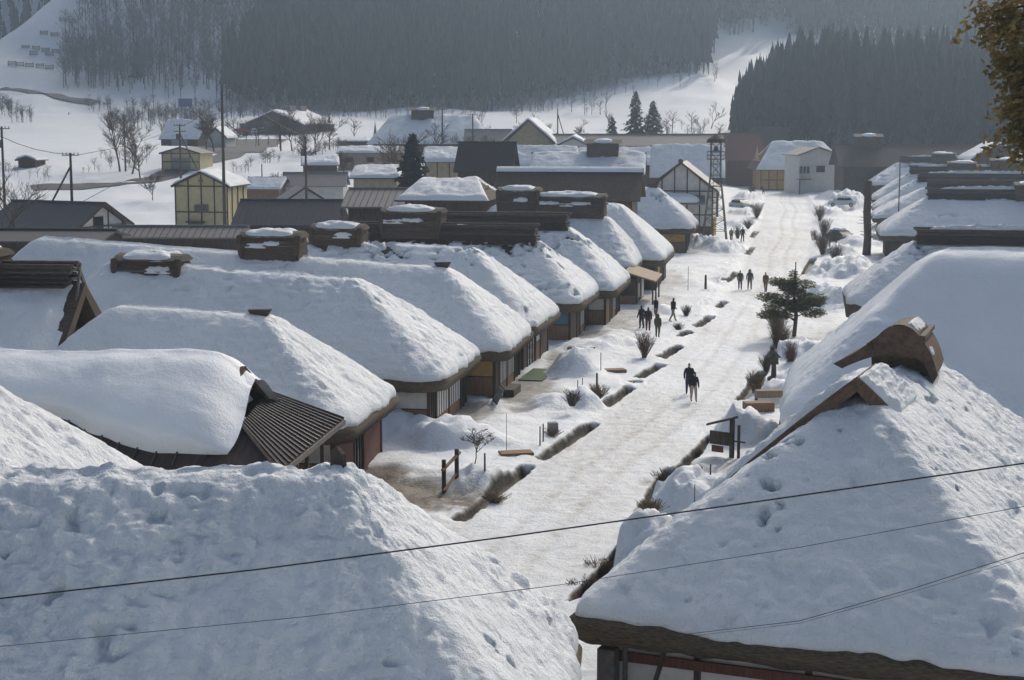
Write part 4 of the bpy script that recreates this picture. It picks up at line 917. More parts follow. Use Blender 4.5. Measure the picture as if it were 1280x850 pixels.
cable('thick overhead cable crossing the whole foreground', [PY(-260, 778, 23), PY(0, 748, 23), PY(320, 712, 23), PY(640, 670, 23), PY(960, 625, 23), PY(1280, 579, 23), PY(1500, 546, 23)], .012)
cable('thin overhead cable below the thick one in the foreground', [PY(-260, 832, 22), PY(0, 808, 22), PY(380, 771, 22), PY(700, 731, 22), PY(1000, 684, 22), PY(1280, 633, 22), PY(1500, 592, 22)], .0045)
e_ = Vector((cA.x + 1.9, cA.y + .7, 2.35))
cable('upper of two service cables running to the right foreground house', [e_, PY(1000, 776, 31), PY(1140, 736, 28), PY(1280, 691, 25), PY(1500, 612, 22)], .007)
cable('lower of two service cables running to the right foreground house', [e_ + Vector((.05, 0, -.06)), PY(1000, 779, 31), PY(1140, 740, 28), PY(1280, 697, 25), PY(1500, 622, 22)], .004)
for i, (a, b, lab) in enumerate([((0, 290), (140, 232), 'slack cable descending past the dark house at the left edge'), ((92, 193), (0, 170), 'cable from the braced pole to the left picture edge'), ((95, 194), (226, 158), 'cable between the braced pole and yellow shed pole'), ((226, 158), (281, 118), 'cable from the yellow shed pole to the thick pole'), ((281, 108), (383, 172), 'cable from the thick pole towards the grey sheds')]):
    Ya, Yb = [(168, 190), (176, 190), (176, 262), (262, 190), (190, 205)][i]; p, q = PY(*a, Ya), PY(*b, Yb); md = (p + q) / 2; md.z -= .5
    cable(lab, [p, p.lerp(md, .5) - Vector((0, 0, .12)), md, q.lerp(md, .5) - Vector((0, 0, .12)), q], .035)

# ------------------------------------------------------------------ lattice fire tower
def tower():
    b = P(893, 311); z0 = gz_at(b.x, b.y); zt = PY(891, 172, b.y).z; H_ = zt - z0
    root = thing('lattice_tower', (b.x, b.y, z0), R(-10), 'rusty steel lattice watch tower beside the white storehouse', 'tower')
    w0, w1 = 1.35, .55
    def leg(sx, sy, t): w = w0 + (w1 - w0) * min(1, t * 1.6); return Vector((sx * w, sy * w, H_ * t))
    for sx in (-1, 1):
        for sy in (-1, 1):
            MB().tube([leg(sx, sy, 0) - Vector((0, 0, .4)), leg(sx, sy, .3), leg(sx, sy, .63), leg(sx, sy, .97)], .075, 6).build('leg', M['steel'], root)
    n = 8
    for i in range(n):
        t0, t1 = .06 + .9 * i / n, .06 + .9 * (i + 1) / n
        for (a, b_) in (((-1, -1), (1, -1)), ((1, -1), (1, 1)), ((1, 1), (-1, 1)), ((-1, 1), (-1, -1))):
            m = MB(); m.beam(leg(*a, t0), leg(*b_, t0), .06); m.beam(leg(*a, t0), leg(*b_, t1), .045); m.beam(leg(*b_, t0), leg(*a, t1), .045); m.build('brace', M['steel'], root)
    MB().box(-.95, .95, -.95, .95, H_ * .78, H_ * .79).build('platform', M['steel'], root)
    for k in range(4):
        a = [(-.95, -.95), (.95, -.95), (.95, .95), (-.95, .95)]; p, q = a[k], a[(k + 1) % 4]
        m = MB(); m.beam((*p, H_ * .86), (*q, H_ * .86), .05); m.beam((*p, H_ * .82), (*q, H_ * .82), .04); m.beam((*p, H_ * .78), (*p, H_ * .86), .05); m.build('guard_rail', M['steel'], root)
    m = MB(); m.beam((-.2, -1.0, .2), (-.2, -.6, H_ * .78), .04); m.beam((.2, -1.0, .2), (.2, -.6, H_ * .78), .04)
    for i in range(26): f = i / 26; m.beam((-.2, -1 + .4 * f, .2 + (H_ * .77) * f), (.2, -1 + .4 * f, .2 + H_ * .77 * f), .03)
    m.build('ladder', M['steel'], root)
    MB().tube([(0, 0, H_ * .95), (0, 0, H_ * .985), (0, 0, H_ * 1.03)], [1.15, 1.0, .1], 10).build('roof', M['bark'], root)
    MB().tube([(0, 0, H_ * .86), (0, 0, H_ * .91)], [.28, .2], 8).build('bell', M['steel'], root)
tower()

# ------------------------------------------------------------------ street furniture
def fence_pair():
    a, b = GP(555, 612), GP(571, 598); root = thing('log_rail', a, 0, 'two dark posts joined by a slanted log rail beside the bare ground', 'fence'); d = b - a
    MB().tube([(0, 0, -.3), (0, 0, 1.25)], .09, 8).build('post', M['wood'], root); MB().tube([d + Vector((0, 0, -.3)), d + Vector((0, 0, 1.25))], .09, 8).build('post', M['wood'], root)
    MB().tube([Vector((-.05, -.2, .85)), d * 1.25 + Vector((0, 0, 1.0))], .07, 8).build('rail', M['board'], root); MB().tube([Vector((0, -.3, .02)), d * 1.1 + Vector((0, 0, .25))], .05, 8).build('rail', M['board'], root)
fence_pair()
def stake(label, x, y, h, r=.035, mat='wood', lean=(0, 0)):
    q = GP(x, y); m = MB(); m.tube([(0, 0, -.3), (lean[0], lean[1], h)], [r, r * .8], 6); o = m.build('stake', M[mat], None); o.location = q; tag(o, label, 'stake', 'wooden stakes in the snow'); return o
for lab, x, y, h, r in [('left post of the thin pair beside the low board box', 675, 557, .9, .04), ('right post of the thin pair beside the low board box', 679, 552, .85, .04), ('thin tall stake near the snowy shrub bed by the ditch', 722, 496, .9, .03), ('second thin stake by the snowy shrub bed', 728, 493, .9, .03), ('dark stout stake among the shrubs by the ditch', 746, 496, 1.3, .07),
                        ('tall thin stake behind the grey snow heap', 751, 466, 1.2, .03), ('very thin tall stick left of the low plank on snow', 633, 558, 1.5, .015), ('short post on the snow mound by the street, left one', 877, 607, .8, .04), ('short post on the snow mound by the street, right one', 888, 598, .6, .04), ('thin red stick leaning out of the near snow mound', 868, 636, .9, .02),
                        ('short stake next to the small bare street tree', 606, 590, .8, .05), ('thin stick standing in the snow before the tower', 860, 362, 2.0, .025), ('small dark post in snow on the left of the street', 882, 358, 1.0, .12)]: stake(lab, x, y, h, r)
def plank_box(name, label, x, y, w, d, h, rot, mat='board', cat='box', snow=False):
    q = GP(x, y); root = thing(name, q + Vector((0, 0, -.1)), R(rot), label, cat)
    t = .04
    for nm, a in (('side_board', (-w / 2, w / 2, -d / 2, -d / 2 + t, 0, h)), ('side_board', (-w / 2, w / 2, d / 2 - t, d / 2, 0, h)), ('end_board', (-w / 2, -w / 2 + t, -d / 2 + t + .002, d / 2 - t - .002, 0, h - .01)), ('end_board', (w / 2 - t, w / 2, -d / 2 + t + .002, d / 2 - t - .002, 0, h - .01))):
        MB().box(*a).build(nm, M[mat], root)
    for i in range(4): MB().box(-w / 2 + .01, w / 2 - .01, -d / 2 + d * i / 4 + .01, -d / 2 + d * (i + 1) / 4 - .01, h + .002, h + .035).build('lid_board', M[mat], root)
    if snow: snow_blob('snow_cap', root, M['snow'], w * .42, d * .42, .15, (0, 0, h + .03), 3, .03, 16)
    return root
plank_box('plank_cover', 'low brown plank cover lying on snow beside the ditch crossing', 645, 567, 1.5, .8, .16, 12, 'board', 'cover')
plank_box('planter_box', 'long brown planter box beside the thick thatch eave on the right', 948, 514, 1.5, .7, .55, 8, 'board', 'planter')
plank_box('plank_cover', 'pale plank cover by the ditch left of the snowy shrubs', 769, 464, 1.2, .8, .2, 12, 'board', 'cover')
plank_box('stone_stand', 'small squat stone stand with flat top by the ditch', 691, 539, .45, .45, .5, 10, 'concrete', 'stand')
plank_box('plank_platform', 'pale wooden platform at the foot of the dark plank wall', 731, 433, 1.8, 3.6, .25, -10, 'palewood', 'platform')
plank_box('bench', 'low dark bench against the lattice shop front', 640, 492, .6, 2.2, .45, -10, 'wood', 'bench')
plank_box('log_bench', 'half-buried log bench right of the dry grass clump', 963, 494, 1.6, .5, .35, 6, 'palewood', 'bench')
def leaning_panel():
    q = GP(618, 505); root = thing('leaning_panel', q, R(-80), 'grey slatted panel leaning against the shop front', 'panel')
    for i in range(5): m = MB().beam((-.6 + i * .3, 0, .05), (-.6 + i * .3, .45, .95), .22, .03).build('slat', M['concrete'], root)
    for f in (.15, .85): MB().beam((-.75, .4 * f - .03, .95 * f), (.75, .4 * f - .03, .95 * f), .05, .05).build('rail', M['steel'], root)
leaning_panel()
def sign_board():
    q = GP(901, 571); root = thing('notice_board', q, R(-35), 'dark wooden notice board with little slanted roof by the ditch', 'notice board')
    MB().box(.45, .63, -.08, .08, -.4, 1.75).build('post', M['wood'], root); MB().box(.75, .85, .1, .2, -.4, 1.5).build('post', M['wood'], root)
    MB().box(-.55, .42, -.05, .05, .55, 1.15).build('board', M['wood'], root); MB().box(-.45, .1, -.04, .04, .2, .5).build('lower_board', M['redwood'], root)
    MB().extrude([(-.62, 1.38), (.7, 1.8), (.7, 1.9), (-.62, 1.48)], 1, -.25, .25).build('roof', M['wood'], root); MB().box(.6, 1.2, -.03, .03, .75, .82).build('arm', M['wood'], root)
sign_board()
def awning_stall():
    q = P(790, 385); O = Vector((q.x, q.y, 0)); root = thing('shop_stall', O, R(-10), 'dark wooden shop stall with pale slanting awning projecting to the street', 'stall')
    MB().box(-2.2, .4, -.2, 5.5, -.3, 2.4).build('wall', M['wood'], root)
    m = MB(); m.add([(-.6, -.6, 3.0), (-.6, 5.6, 3.0), (1.9, 5.6, 2.25), (1.9, -.6, 2.25), (-.6, -.6, 2.88), (-.6, 5.6, 2.88), (1.9, 5.6, 2.13), (1.9, -.6, 2.13)], [(0, 3, 2, 1), (4, 5, 6, 7), (0, 1, 5, 4), (1, 2, 6, 5), (2, 3, 7, 6), (3, 0, 4, 7)]); m.build('awning', M['palewood'], root)
    for y in (-.3, 2.5, 5.3): MB().box(1.6, 1.72, y, y + .12, -.3, 2.2).build('post', M['wood'], root)
    MB().box(.42, .47, .3, 1.4, .8, 1.9).build('white_sign', M['plaster'], root); MB().box(.42, .47, 3.0, 4.6, .5, 2.0).build('window', M['shoji'], root)
    MB().box(-2.1, .3, -.26, -.21, .1, 1.0).build('wainscot', M['board'], root)
awning_stall()
def roofed_sign():
    q = GP(1041, 312); root = thing('roofed_signpost', q, 0, 'small wooden signpost with gabled roof among shrubs on the right', 'signpost')
    for dx in (-.35, .35): MB().box(dx - .06, dx + .06, -.06, .06, -.3, 1.9).build('post', M['wood'], root)
    MB().box(-.3, .3, -.03, .03, .9, 1.7).build('board', M['wood'], root); MB().extrude([(-.8, 1.75), (0, 2.25), (.8, 1.75), (0, 2.12)], 1, -.4, .4).build('roof', M['bark'], root)
roofed_sign()
def lantern():
    q = GP(967, 474); root = thing('stone_lantern', q, 0, 'dark stone lantern under the shrubs on the right of the street', 'lantern')
    MB().tube([(0, 0, -.2), (0, 0, .12), (0, 0, .2)], [.38, .36, .2], 8).build('base', M['stone'], root); MB().tube([(0, 0, .2), (0, 0, .9)], [.16, .13], 8).build('shaft', M['stone'], root)
    MB().box(-.22, .22, -.22, .22, .95, 1.3).build('light_box', M['stone'], root); MB().tube([(0, 0, 1.28), (0, 0, 1.42), (0, 0, 1.68)], [.45, .3, .04], 6).build('cap', M['stone'], root); MB().tube([(0, 0, .88), (0, 0, .96)], [.28, .3], 6).build('shelf', M['stone'], root)
lantern()
MBm = MB(); q = GP(672, 470)
o = tag(MB().box(-.7, .7, -2.2, 2.2, .0, .06).build('green_mat', M['green'], None), 'green entrance mat in front of the dark shop entrance', 'mat'); o.location = q + Vector((0, 0, .05)); o.rotation_euler = (0, 0, R(-12))
o = tag(MB().box(-1.1, 1.1, -.08, .08, 0, 1.3).build('blue_road_sign', M['blue'], None), 'small blue road sign below the bare wooded slope', 'road sign'); g = G(232, 140); o.location = (g.x, g.y, g.z + 1.6); o.scale = (2.0, 1, 2.0)
MB().tube([(0, .1, -2.2), (0, .1, 0)], .05, 6).build('post', M['steel'], o)

# ------------------------------------------------------------------ cars
def car(label, loc, rot, paint, snow=.35, length=4.3, van=False, group='parked vehicles'):
    root = thing('parked_car', loc, rot, label, 'car', group); hw = .82; Lh = length / 2; hgt = 1.85 if van else 1.45
    lower = [(-Lh, .35), (-Lh + .05, .85), (-Lh + .25, .95), (Lh - .9, .92), (Lh - .1, .75), (Lh, .45), (Lh - .1, .28), (-Lh + .1, .28)]
    MB().extrude([(x, z) for x, z in lower], 1, -hw, hw).build('body', M[paint], root)
    cab = [(-Lh + (.1 if van else .35), .94), (-Lh + (.2 if van else .75), hgt), (Lh * (.55 if van else .25), hgt), (Lh * (.85 if van else .62), .93)]
    c = MB(); n = 4; c.add([(x, sg * (hw - (.04 if z < 1 else .14)), z) for sg in (-1, 1) for x, z in cab], [(0, 1, 2, 3), (7, 6, 5, 4)] + [(i, i + 4, (i + 1) % 4 + 4, (i + 1) % 4) for i in range(4)]); cb = c.build('cabin', M[paint], root)
    x0, x1 = cab[1][0] + .05, cab[2][0]
    for sg in (-1, 1):
        for (a, b) in ((x0 + .0, (x0 + x1) / 2 - .05), ((x0 + x1) / 2 + .05, x1 + .12)):
            m = MB(); m.add([(a - .08, sg * (hw - .035), 1.0), (b + .08, sg * (hw - .035), 1.0), (b, sg * (hw - .12), hgt - .1), (a, sg * (hw - .12), hgt - .1)], [(0, 1, 2, 3)]); m.build('side_window', M['glass'], cb)
    for (a, b, nm) in ((cab[2], cab[3], 'windscreen'), (cab[1], cab[0], 'rear_window')):
        m = MB(); e = .03 if nm == 'windscreen' else -.03; m.add([(a[0] + e, -.6, a[1] - .07), (a[0] + e, .6, a[1] - .07), (b[0] + e, .68, b[1] + .08), (b[0] + e, -.68, b[1] + .08)], [(0, 1, 2, 3)]); m.build(nm, M['glass'], cb)
    for x in (-Lh + .75, Lh - .8):
        for sg in (-1, 1):
            w = MB(); w.tube([(x, sg * (hw - .16), .31), (x, sg * (hw + .02), .31)], .31, 14); ww = w.build('wheel', M['rubber'], root)
            MB().tube([(x, sg * (hw + .005), .31), (x, sg * (hw + .035), .31)], .18, 10).build('rim', M['carsilver'], ww)
    for sg in (-1, 1):
        MB().box(Lh - .14, Lh + .01, sg * .62 - .16, sg * .62 + .16, .55, .70).build('headlight', M['lamp'], root); MB().box(-Lh - .02, -Lh + .06, sg * .68 - .1, sg * .68 + .1, .6, .85).build('tail_light', M['red'], root)
        MB().box(Lh * .45, Lh * .45 + .12, sg * (hw + .02), sg * (hw + .16), .95, 1.08).build('mirror', M[paint], root)
    if snow:
        snow_blob('snow_cap', cb, M['smoothsnow'], (x1 - x0) * .55, hw * .82, snow, ((x0 + x1) / 2, 0, hgt - .04), 3, .05, 20, 3.2); snow_blob('snow_cap', root, M['smoothsnow'], .5, .7, snow * .5, (Lh - .75, 0, .85), 4, .04, 16, 3.0)
    return root
def car_at(label, x, y, rot, paint, **k): q = GP(x, y); q.z = max(0, q.z - .25); return car(label, q, R(rot), paint, **k)
car_at('silver car nose-out beside a snow dome left of the street', 926, 259, -60, 'carsilver', snow=.3)
car_at('pale car half buried in snow on the right side of the street', 1052, 256, 170, 'carwhite', snow=.4)
car_at('black car with snow covered windscreen parked right of the street', 1051, 300, -70, 'carblack', snow=.35)
for i, (x, y, van, pt, lab) in enumerate([(285, 174, True, 'carwhite', 'white van parked left in the plowed lot by the warehouse'), (293, 172.5, False, 'carwhite', 'white car next to the van in the plowed lot'), (300, 171, False, 'carsilver', 'grey car nearest the red machine in the plowed lot'), (318, 169, False, 'carsilver', 'left car under the warehouse lean-to'), (328, 168, False, 'carblack', 'right car under the warehouse lean-to')]):
    g = G(x, y); car(lab, g + Vector((0, 0, .15)), R(-100 + i * 6), pt, snow=.2, van=van)
g = G(303, 171.5); root = thing('red_snow_plow', g + Vector((0, 0, .2)), R(20), 'red snow clearing machine beside the parked vans', 'machine')
MB().box(-2, 1.2, -.9, .9, .6, 2.0).build('engine_body', M['red'], root); MB().box(-.6, 1.1, -.85, .85, 2.0, 3.2).build('cab', M['glass'], root); MB().box(-.7, 1.2, -.95, .95, 3.2, 3.35).build('cab_roof', M['red'], root)
MB().extrude([(1.5, .2), (2.1, .3), (1.9, 1.0), (1.7, 1.6), (1.5, 1.5)], 1, -1.4, 1.4).build('blade', M['red'], root)
for x in (-1.2, .8):
    for sg in (-1, 1): MB().tube([(x, sg * .75, .6), (x, sg * 1.1, .6)], .6, 12).build('wheel', M['rubber'], root)

# ------------------------------------------------------------------ people
def person(label, loc, face, jacket, pants, height=1.7, stride=.5, arms=(.25, -.25), hood=False, bag=None, lean=0.0, bend=0.0, group='people walking in the street'):
    """one skinned body; materials by region. face: heading in radians (local +Y is forward)"""
    s = height / 1.7; V = []; E = []; Rr = []; reg = []
    def v(p, r, g, e=None):
        V.append(Vector(p) * s); k_ = 1.16 if g in 'jp' else 1.0; Rr.append((r[0] * s * k_, r[1] * s * k_) if isinstance(r, tuple) else (r * s * k_, r * s * k_)); reg.append(g)
        if e is not None: E.append((e, len(V) - 1))
        return len(V) - 1
    st = stride
    pel = v((0, 0, .93), (.155, .115), 'p'); wa = v((0, .02 + lean * .2, 1.08), (.15, .11), 'j', pel); ch = v((0, .03 + lean * .5, 1.27), (.175, .125), 'j', wa); nk0 = v((0, .02 + lean * .8, 1.42), (.10, .09), 'j', ch)
    nk = v((0, .03 + lean, 1.48), .055, 's', nk0); hd = v((0, .05 + lean * 1.1, 1.56), (.078, .09), 's', nk); tp = v((0, .045 + lean * 1.15, 1.655), (.072, .085), 'h', hd); v((0, .04 + lean * 1.15, 1.70), .035, 'h', tp)
    ns = v((0, .145 + lean * 1.1, 1.565), .014, 's', hd)
    for sg, ph in ((-1, 1), (1, -1)):
        hp = v((sg * .10, 0, .86), (.095, .10), 'p', pel); a = st * ph
        kn = v((sg * .11, .18 * a + .03 + bend * .2, .49), (.065, .07), 'p', hp); an = v((sg * .11, .34 * a - (.10 if a < 0 else 0), .10), (.045, .05), 'p', kn); v((sg * .12, .34 * a + .14, .04), (.042, .035), 'b', an)
        sh = v((sg * .185, .02 + lean * .6, 1.37), (.075, .075), 'j', ch); aa = arms[0 if sg < 0 else 1]
        el = v((sg * .245, -.02 + aa * .22 + lean * .5, 1.11), (.055, .055), 'j', sh); wr = v((sg * .245, .05 + aa * .5 + lean * .5, .88 + abs(aa) * .10), (.042, .042), 'j', el)
        pm = v((sg * .24, .07 + aa * .55 + lean * .5, .81 + abs(aa) * .12), (.022, .04), 's', wr)
        for k in range(4): 
            f = v((sg * .24, .035 + k * .022 + aa * .58 + lean * .5, .765 + abs(aa) * .13), .010, 's', pm); v((sg * .225, .04 + k * .022 + aa * .58 + lean * .5, .725 + (0, -.008, -.004, .01)[k] + abs(aa) * .13), .008, 's', f)
        f = v((sg * .225, .115 + aa * .56 + lean * .5, .80 + abs(aa) * .12), .010, 's', pm); v((sg * .218, .135 + aa * .56 + lean * .5, .772 + abs(aa) * .12), .008, 's', f)
    me = bpy.data.meshes.new('body'); me.from_pydata([tuple(p) for p in V], E, [])
    ob = bpy.data.objects.new('tmp', me); COL.objects.link(ob)
    sk = ob.modifiers.new('skin', 'SKIN'); sk.use_smooth_shade = True
    for i, d in enumerate(me.skin_vertices[0].data): d.radius = Rr[i]; d.use_root = (i == 0)
    ob.modifiers.new('sub', 'SUBSURF').levels = 1
    dg = bpy.context.evaluated_depsgraph_get(); m2 = bpy.data.meshes.new_from_object(ob.evaluated_get(dg)); m2.name = 'body'
    bpy.data.objects.remove(ob)
    m2.materials.clear()
    mats = [cloth(*jacket), cloth(*pants), M['skin'], M['hair'], cloth('dark_boots', (.03, .025, .022))]
    for m_ in mats: m2.materials.append(m_)
    idx = {'j': 0, 'p': 1, 's': 2, 'h': 3, 'b': 4}; A = np.array([tuple(p) for p in V]); rad = np.array([max(r) for r in Rr])
    for f in m2.polygons:
        c = np.array(f.center); k = int(np.argmin(np.linalg.norm(A - c, axis=1) / (rad + .03))); g_ = reg[k]
        if g_ == 'p' and c[2] > .93 * s: g_ = 'j'
        if g_ == 'j' and abs(c[0]) < .17 * s and c[2] < .80 * s: g_ = 'p'
        if k in (hd, ) and c[1] < (.03 + lean * 1.1) * s: g_ = 'h'
        f.material_index = idx[g_]; f.use_smooth = True
    o = link('person', m2, None); o.location = loc; o.rotation_euler = (0, 0, face); tag(o, label, 'person', group)
    for sg in (-1, 1):
        e = MB().tube([(sg * .03 * s, (.125 + lean * 1.1) * s, 1.59 * s), (sg * .03 * s, (.138 + lean * 1.1) * s, 1.59 * s)], .010 * s, 6).build('eye', M['hair'], o)
        MB().tube([(sg * .078 * s, (.04 + lean * 1.1) * s, 1.55 * s), (sg * .10 * s, (.035 + lean * 1.1) * s, 1.575 * s)], [.02 * s, .012 * s], 6).build('ear', M['skin'], o)
    MB().box(-.02 * s, .02 * s, (.128 + lean * 1.1) * s, (.139 + lean * 1.1) * s, 1.525 * s, 1.532 * s).build('mouth', M['redwood'], o)
    if hood: 
        h_ = MB(); h_.tube([(0, (-.06 + lean) * s, 1.40 * s), (0, (-.03 + lean * 1.1) * s, 1.52 * s), (0, (.0 + lean * 1.1) * s, 1.66 * s), (0, (.02 + lean * 1.1) * s, 1.73 * s)], [.12 * s, .135 * s, .115 * s, .04 * s], 10); h_.build('hood', cloth(*jacket), o, True)
    if bag: 
        b_ = MB(); b_.box(-.15 * s, .15 * s, -.30 * s, -.12 * s, 1.0 * s, 1.4 * s); b_.build('backpack', cloth(*bag), o)
    return o
BLK = ('black_cloth', (.018, .018, .020)); GRY = ('charcoal_cloth', (.075, .075, .08)); NAV = ('navy_cloth', (.03, .036, .07)); BRN = ('brown_cloth', (.14, .095, .065)); KHK = ('khaki_cloth', (.24, .20, .14)); BEI = ('beige_trousers', (.36, .29, .24)); OLV = ('olive_cloth', (.085, .085, .05)); MRN = ('maroon_cloth', (.09, .03, .03))
def pp(x, y, *a, label, **k): q = GP(x, y); return person(label, q, *a, **k)
pp(861, 493, R(175), BLK, NAV, label='person in black jacket walking down the street, taller of the close pair', height=1.76, stride=.5)
pp(867, 502, R(185), BLK, BEI, label='person in black hooded jacket and pale trousers, in front of the close pair', height=1.62, stride=.35, hood=True)
pp(925, 362, R(170), OLV, GRY, label='person in olive coat at left of the two walking side by side', height=1.72, stride=.3)
pp(937, 362, R(180), GRY, BRN, label='person in grey hood at right of the two walking side by side', height=1.78, stride=.3, hood=True)
pp(957, 365, R(150), BRN, BRN, label='person in brown jacket walking apart beside the pine', height=1.74, stride=.35, arms=(.4, -.2))
pp(841, 402, R(-60), BLK, KHK, label='person in black top and khaki trousers striding left of the street', height=1.76, stride=.9, arms=(.7, -.6))
pp(802, 411, R(30), BLK, BLK, label='person in black at left of the group before the stall', height=1.68, stride=.1)
pp(810, 414, R(-10), BLK, MRN, label='person in dark maroon trousers in the middle of the group by the stall', height=1.70, stride=.15)
pp(820, 400, R(120), NAV, BRN, label='person in navy at the back of the group by the stall', height=1.74, stride=.2)
pp(822, 422, R(-20), OLV, OLV, label='person in round olive hooded coat at the front of the group', height=1.62, stride=.1, hood=True, bag=OLV)
pp(914, 302, R(160), KHK, BRN, label='person in khaki coat walking beside the lattice tower', height=1.62, stride=.3)
pp(928, 302, R(200), BLK, BLK, label='person in black walking left edge of the far street', height=1.76, stride=.2)
pp(954, 243, R(90), BLK, BLK, label='bent person in black shovelling at the far end of the street', height=1.72, stride=.5, lean=.32, arms=(.8, .8))

# ------------------------------------------------------------------ vegetation
def bare_tree_mesh(h, seed, spread=.5, levels=4, r0=None, droop=0.0, kids=(4, 4, 4, 3), trunk_frac=.3, minr=.012):
    r_ = random.Random(seed); tr, tw = MB(), MB(); r0 = r0 or h * .022
    def grow(p, d, ln, r, lv):
        n = 3 if lv < 2 else 2; pts = [p]; q = p.copy(); dd = d.copy()
        for i in range(n):
            dd = (dd + Vector((r_.uniform(-1, 1), r_.uniform(-1, 1), r_.uniform(-.5, .9) - droop)) * .22).normalized(); q = q + dd * ln / n; pts.append(q)
        rr = [max(minr, r * (1 - .55 * i / n)) for i in range(n + 1)]
        (tr if lv == 0 else tw).tube(pts, rr, 6 if lv == 0 else (4 if lv < 3 else 3), False)
        if lv >= levels: return
        for k in range(kids[min(lv, 3)]):
            f = r_.uniform(.35, 1.0) if lv else r_.uniform(trunk_frac, 1.0)
            i = min(n - 1, int(f * n)); b = pts[i].lerp(pts[i + 1], f * n - i); a = r_.uniform(0, 6.28)
            side_ = Vector((math.cos(a), math.sin(a), r_.uniform(-.1, .4))); nd = (dd * (1 - spread) + side_ * spread).normalized()
            grow(b, nd, ln * r_.uniform(.45, .72), r * .5, lv + 1)
    grow(Vector((0, 0, -.2)), Vector((0, 0, 1)), h * .55, r0, 0)
    return tr, tw
def bare_tree(label, loc, h, seed, name='bare_tree', mat='branch', cat='tree', group=None, **k):
    tr, tw = bare_tree_mesh(h, seed, **k); root = thing(name, loc, 0, label, cat, group)
    tr.build('trunk', M[mat if mat != 'branch' else 'trunk'], root, True); tw.build('crown', M[mat], root, True); return root
def shrub(label, loc, h, seed, mat='twig', w=.5, n=40, group='shrubs beside the street', snow=False):
    r_ = random.Random(seed); m = MB()
    for i in range(n):
        a = r_.uniform(0, 6.28); d = Vector((math.cos(a) * r_.uniform(.1, 1) * w, math.sin(a) * r_.uniform(.1, 1) * w, h * r_.uniform(.5, 1))); b = Vector((r_.uniform(-.12, .12), r_.uniform(-.12, .12), -.1))
        mid = b + d * .5 + Vector((r_.uniform(-.1, .1), r_.uniform(-.1, .1), .05)) * h; m.tube([b, mid, b + d], [.016, .012, .006], 3, False)
        for j in range(3): f = r_.uniform(.4, .95); s = b.lerp(b + d, f); m.tube([s, s + Vector((r_.uniform(-.3, .3), r_.uniform(-.3, .3), r_.uniform(.0, .35))) * h * .6], [.009, .004], 3, False)
    root = thing('shrub', loc, 0, label, 'shrub', group); m.build('stems', M[mat], root)
    if snow: snow_blob('snow_cap', root, M['snow'], w * .7, w * .6, h * .3, (0, 0, h * .35), seed, .06, 16)
    return root
bare_tree('small bare street tree with rounded twiggy crown beside the log rail', GP(592, 592), 2.4, 5, trunk_frac=.55, spread=.62, levels=4, r0=.04, minr=.009)
SH = [((805, 446), 1.7, 'twig', .75, 60, 'reddish leafless shrub beside the ditch near the standing group', True), ((745, 500), 1.0, 'drygrass', .8, 60, 'brown shrub poking through snow beside the ditch', True), ((832, 610), .9, 'branch', .8, 70, 'arched bush of dark twigs bending over the ditch', False), ((815, 640), .6, 'drygrass', .6, 50, 'low twigs along the ditch below the arched bush', False),
      ((750, 722), .8, 'drygrass', .8, 70, 'dry brown grass hanging into the near right ditch', False), ((728, 745), .7, 'branch', .7, 60, 'dark twigs at the lower end of the near right ditch', False), ((945, 490), 1.3, 'drygrass', .7, 80, 'tuft of dry yellow grass by the ditch on the right', False), ((975, 440), 2.3, 'twig', .9, 90, 'tall reddish twig thicket under the pine', False), ((970, 420), 2.2, 'branch', .9, 70, 'grey twig thicket just below the pine crown', False),
      ((988, 455), 1.6, 'twig', .5, 50, 'brown twigs beside the thatch corner below the pine', False), ((958, 462), 1.0, 'branch', .6, 50, 'dark low bush at the street edge below the pine', False), ((1028, 318), 2.8, 'twig', 1.2, 80, 'rusty red shrub on the right of the street', False), ((1030, 296), 2.6, 'branch', 1.2, 70, 'grey leafless shrub behind the rusty shrub', False), ((1045, 330), 2.2, 'branch', 1.0, 60, 'thin bare shrub by the roofed signpost', False),
      ((1025, 275), 2.4, 'twig', 1.2, 60, 'brown shrub farther up the right street edge', True), ((946, 272), 2.4, 'drygrass', 1.3, 90, 'rounded olive brown bush at the left edge of the far street', False), ((935, 285), 1.5, 'branch', 1.2, 50, 'twiggy snow-laden bush left of the far street', True), ((940, 243), 2.0, 'twig', 1.4, 50, 'small red brown shrub near the far shoveller', True), ((922, 298), 1.8, 'branch', .7, 40, 'thin bare shrub behind the two people by the tower', False),
      ((848, 412), .6, 'branch', .5, 40, 'low dark tuft in the snow by the striding person', True), ((715, 505), .9, 'branch', .6, 40, 'low snowy twigs beside the thin stakes', True), ((690, 545), .5, 'drygrass', .5, 40, 'short dry tufts along the ditch beside the stone stand', False), ((858, 394), .9, 'branch', .5, 40, 'dark twig bundle by the small ditch left of the street', True), ((618, 628), .5, 'drygrass', .7, 50, 'dry grass fringe along the near left ditch', False), ((870, 572), .5, 'drygrass', .6, 60, 'yellowish grass fringe along the ditch below the notice board', False)]
for i, ((x, y), h, mt, w, n, lab, sn) in enumerate(SH): shrub(lab, GP(x, y), h, 100 + i, mt, w, n * 2)
bare_tree('crooked dwarf tree with bent limbs in the brown planter', GP(945, 506) + Vector((0, 0, .45)), 1.5, 33, name='dwarf_tree', spread=.75, levels=2, r0=.09, kids=(4, 3, 2, 2), droop=.5, minr=.03)

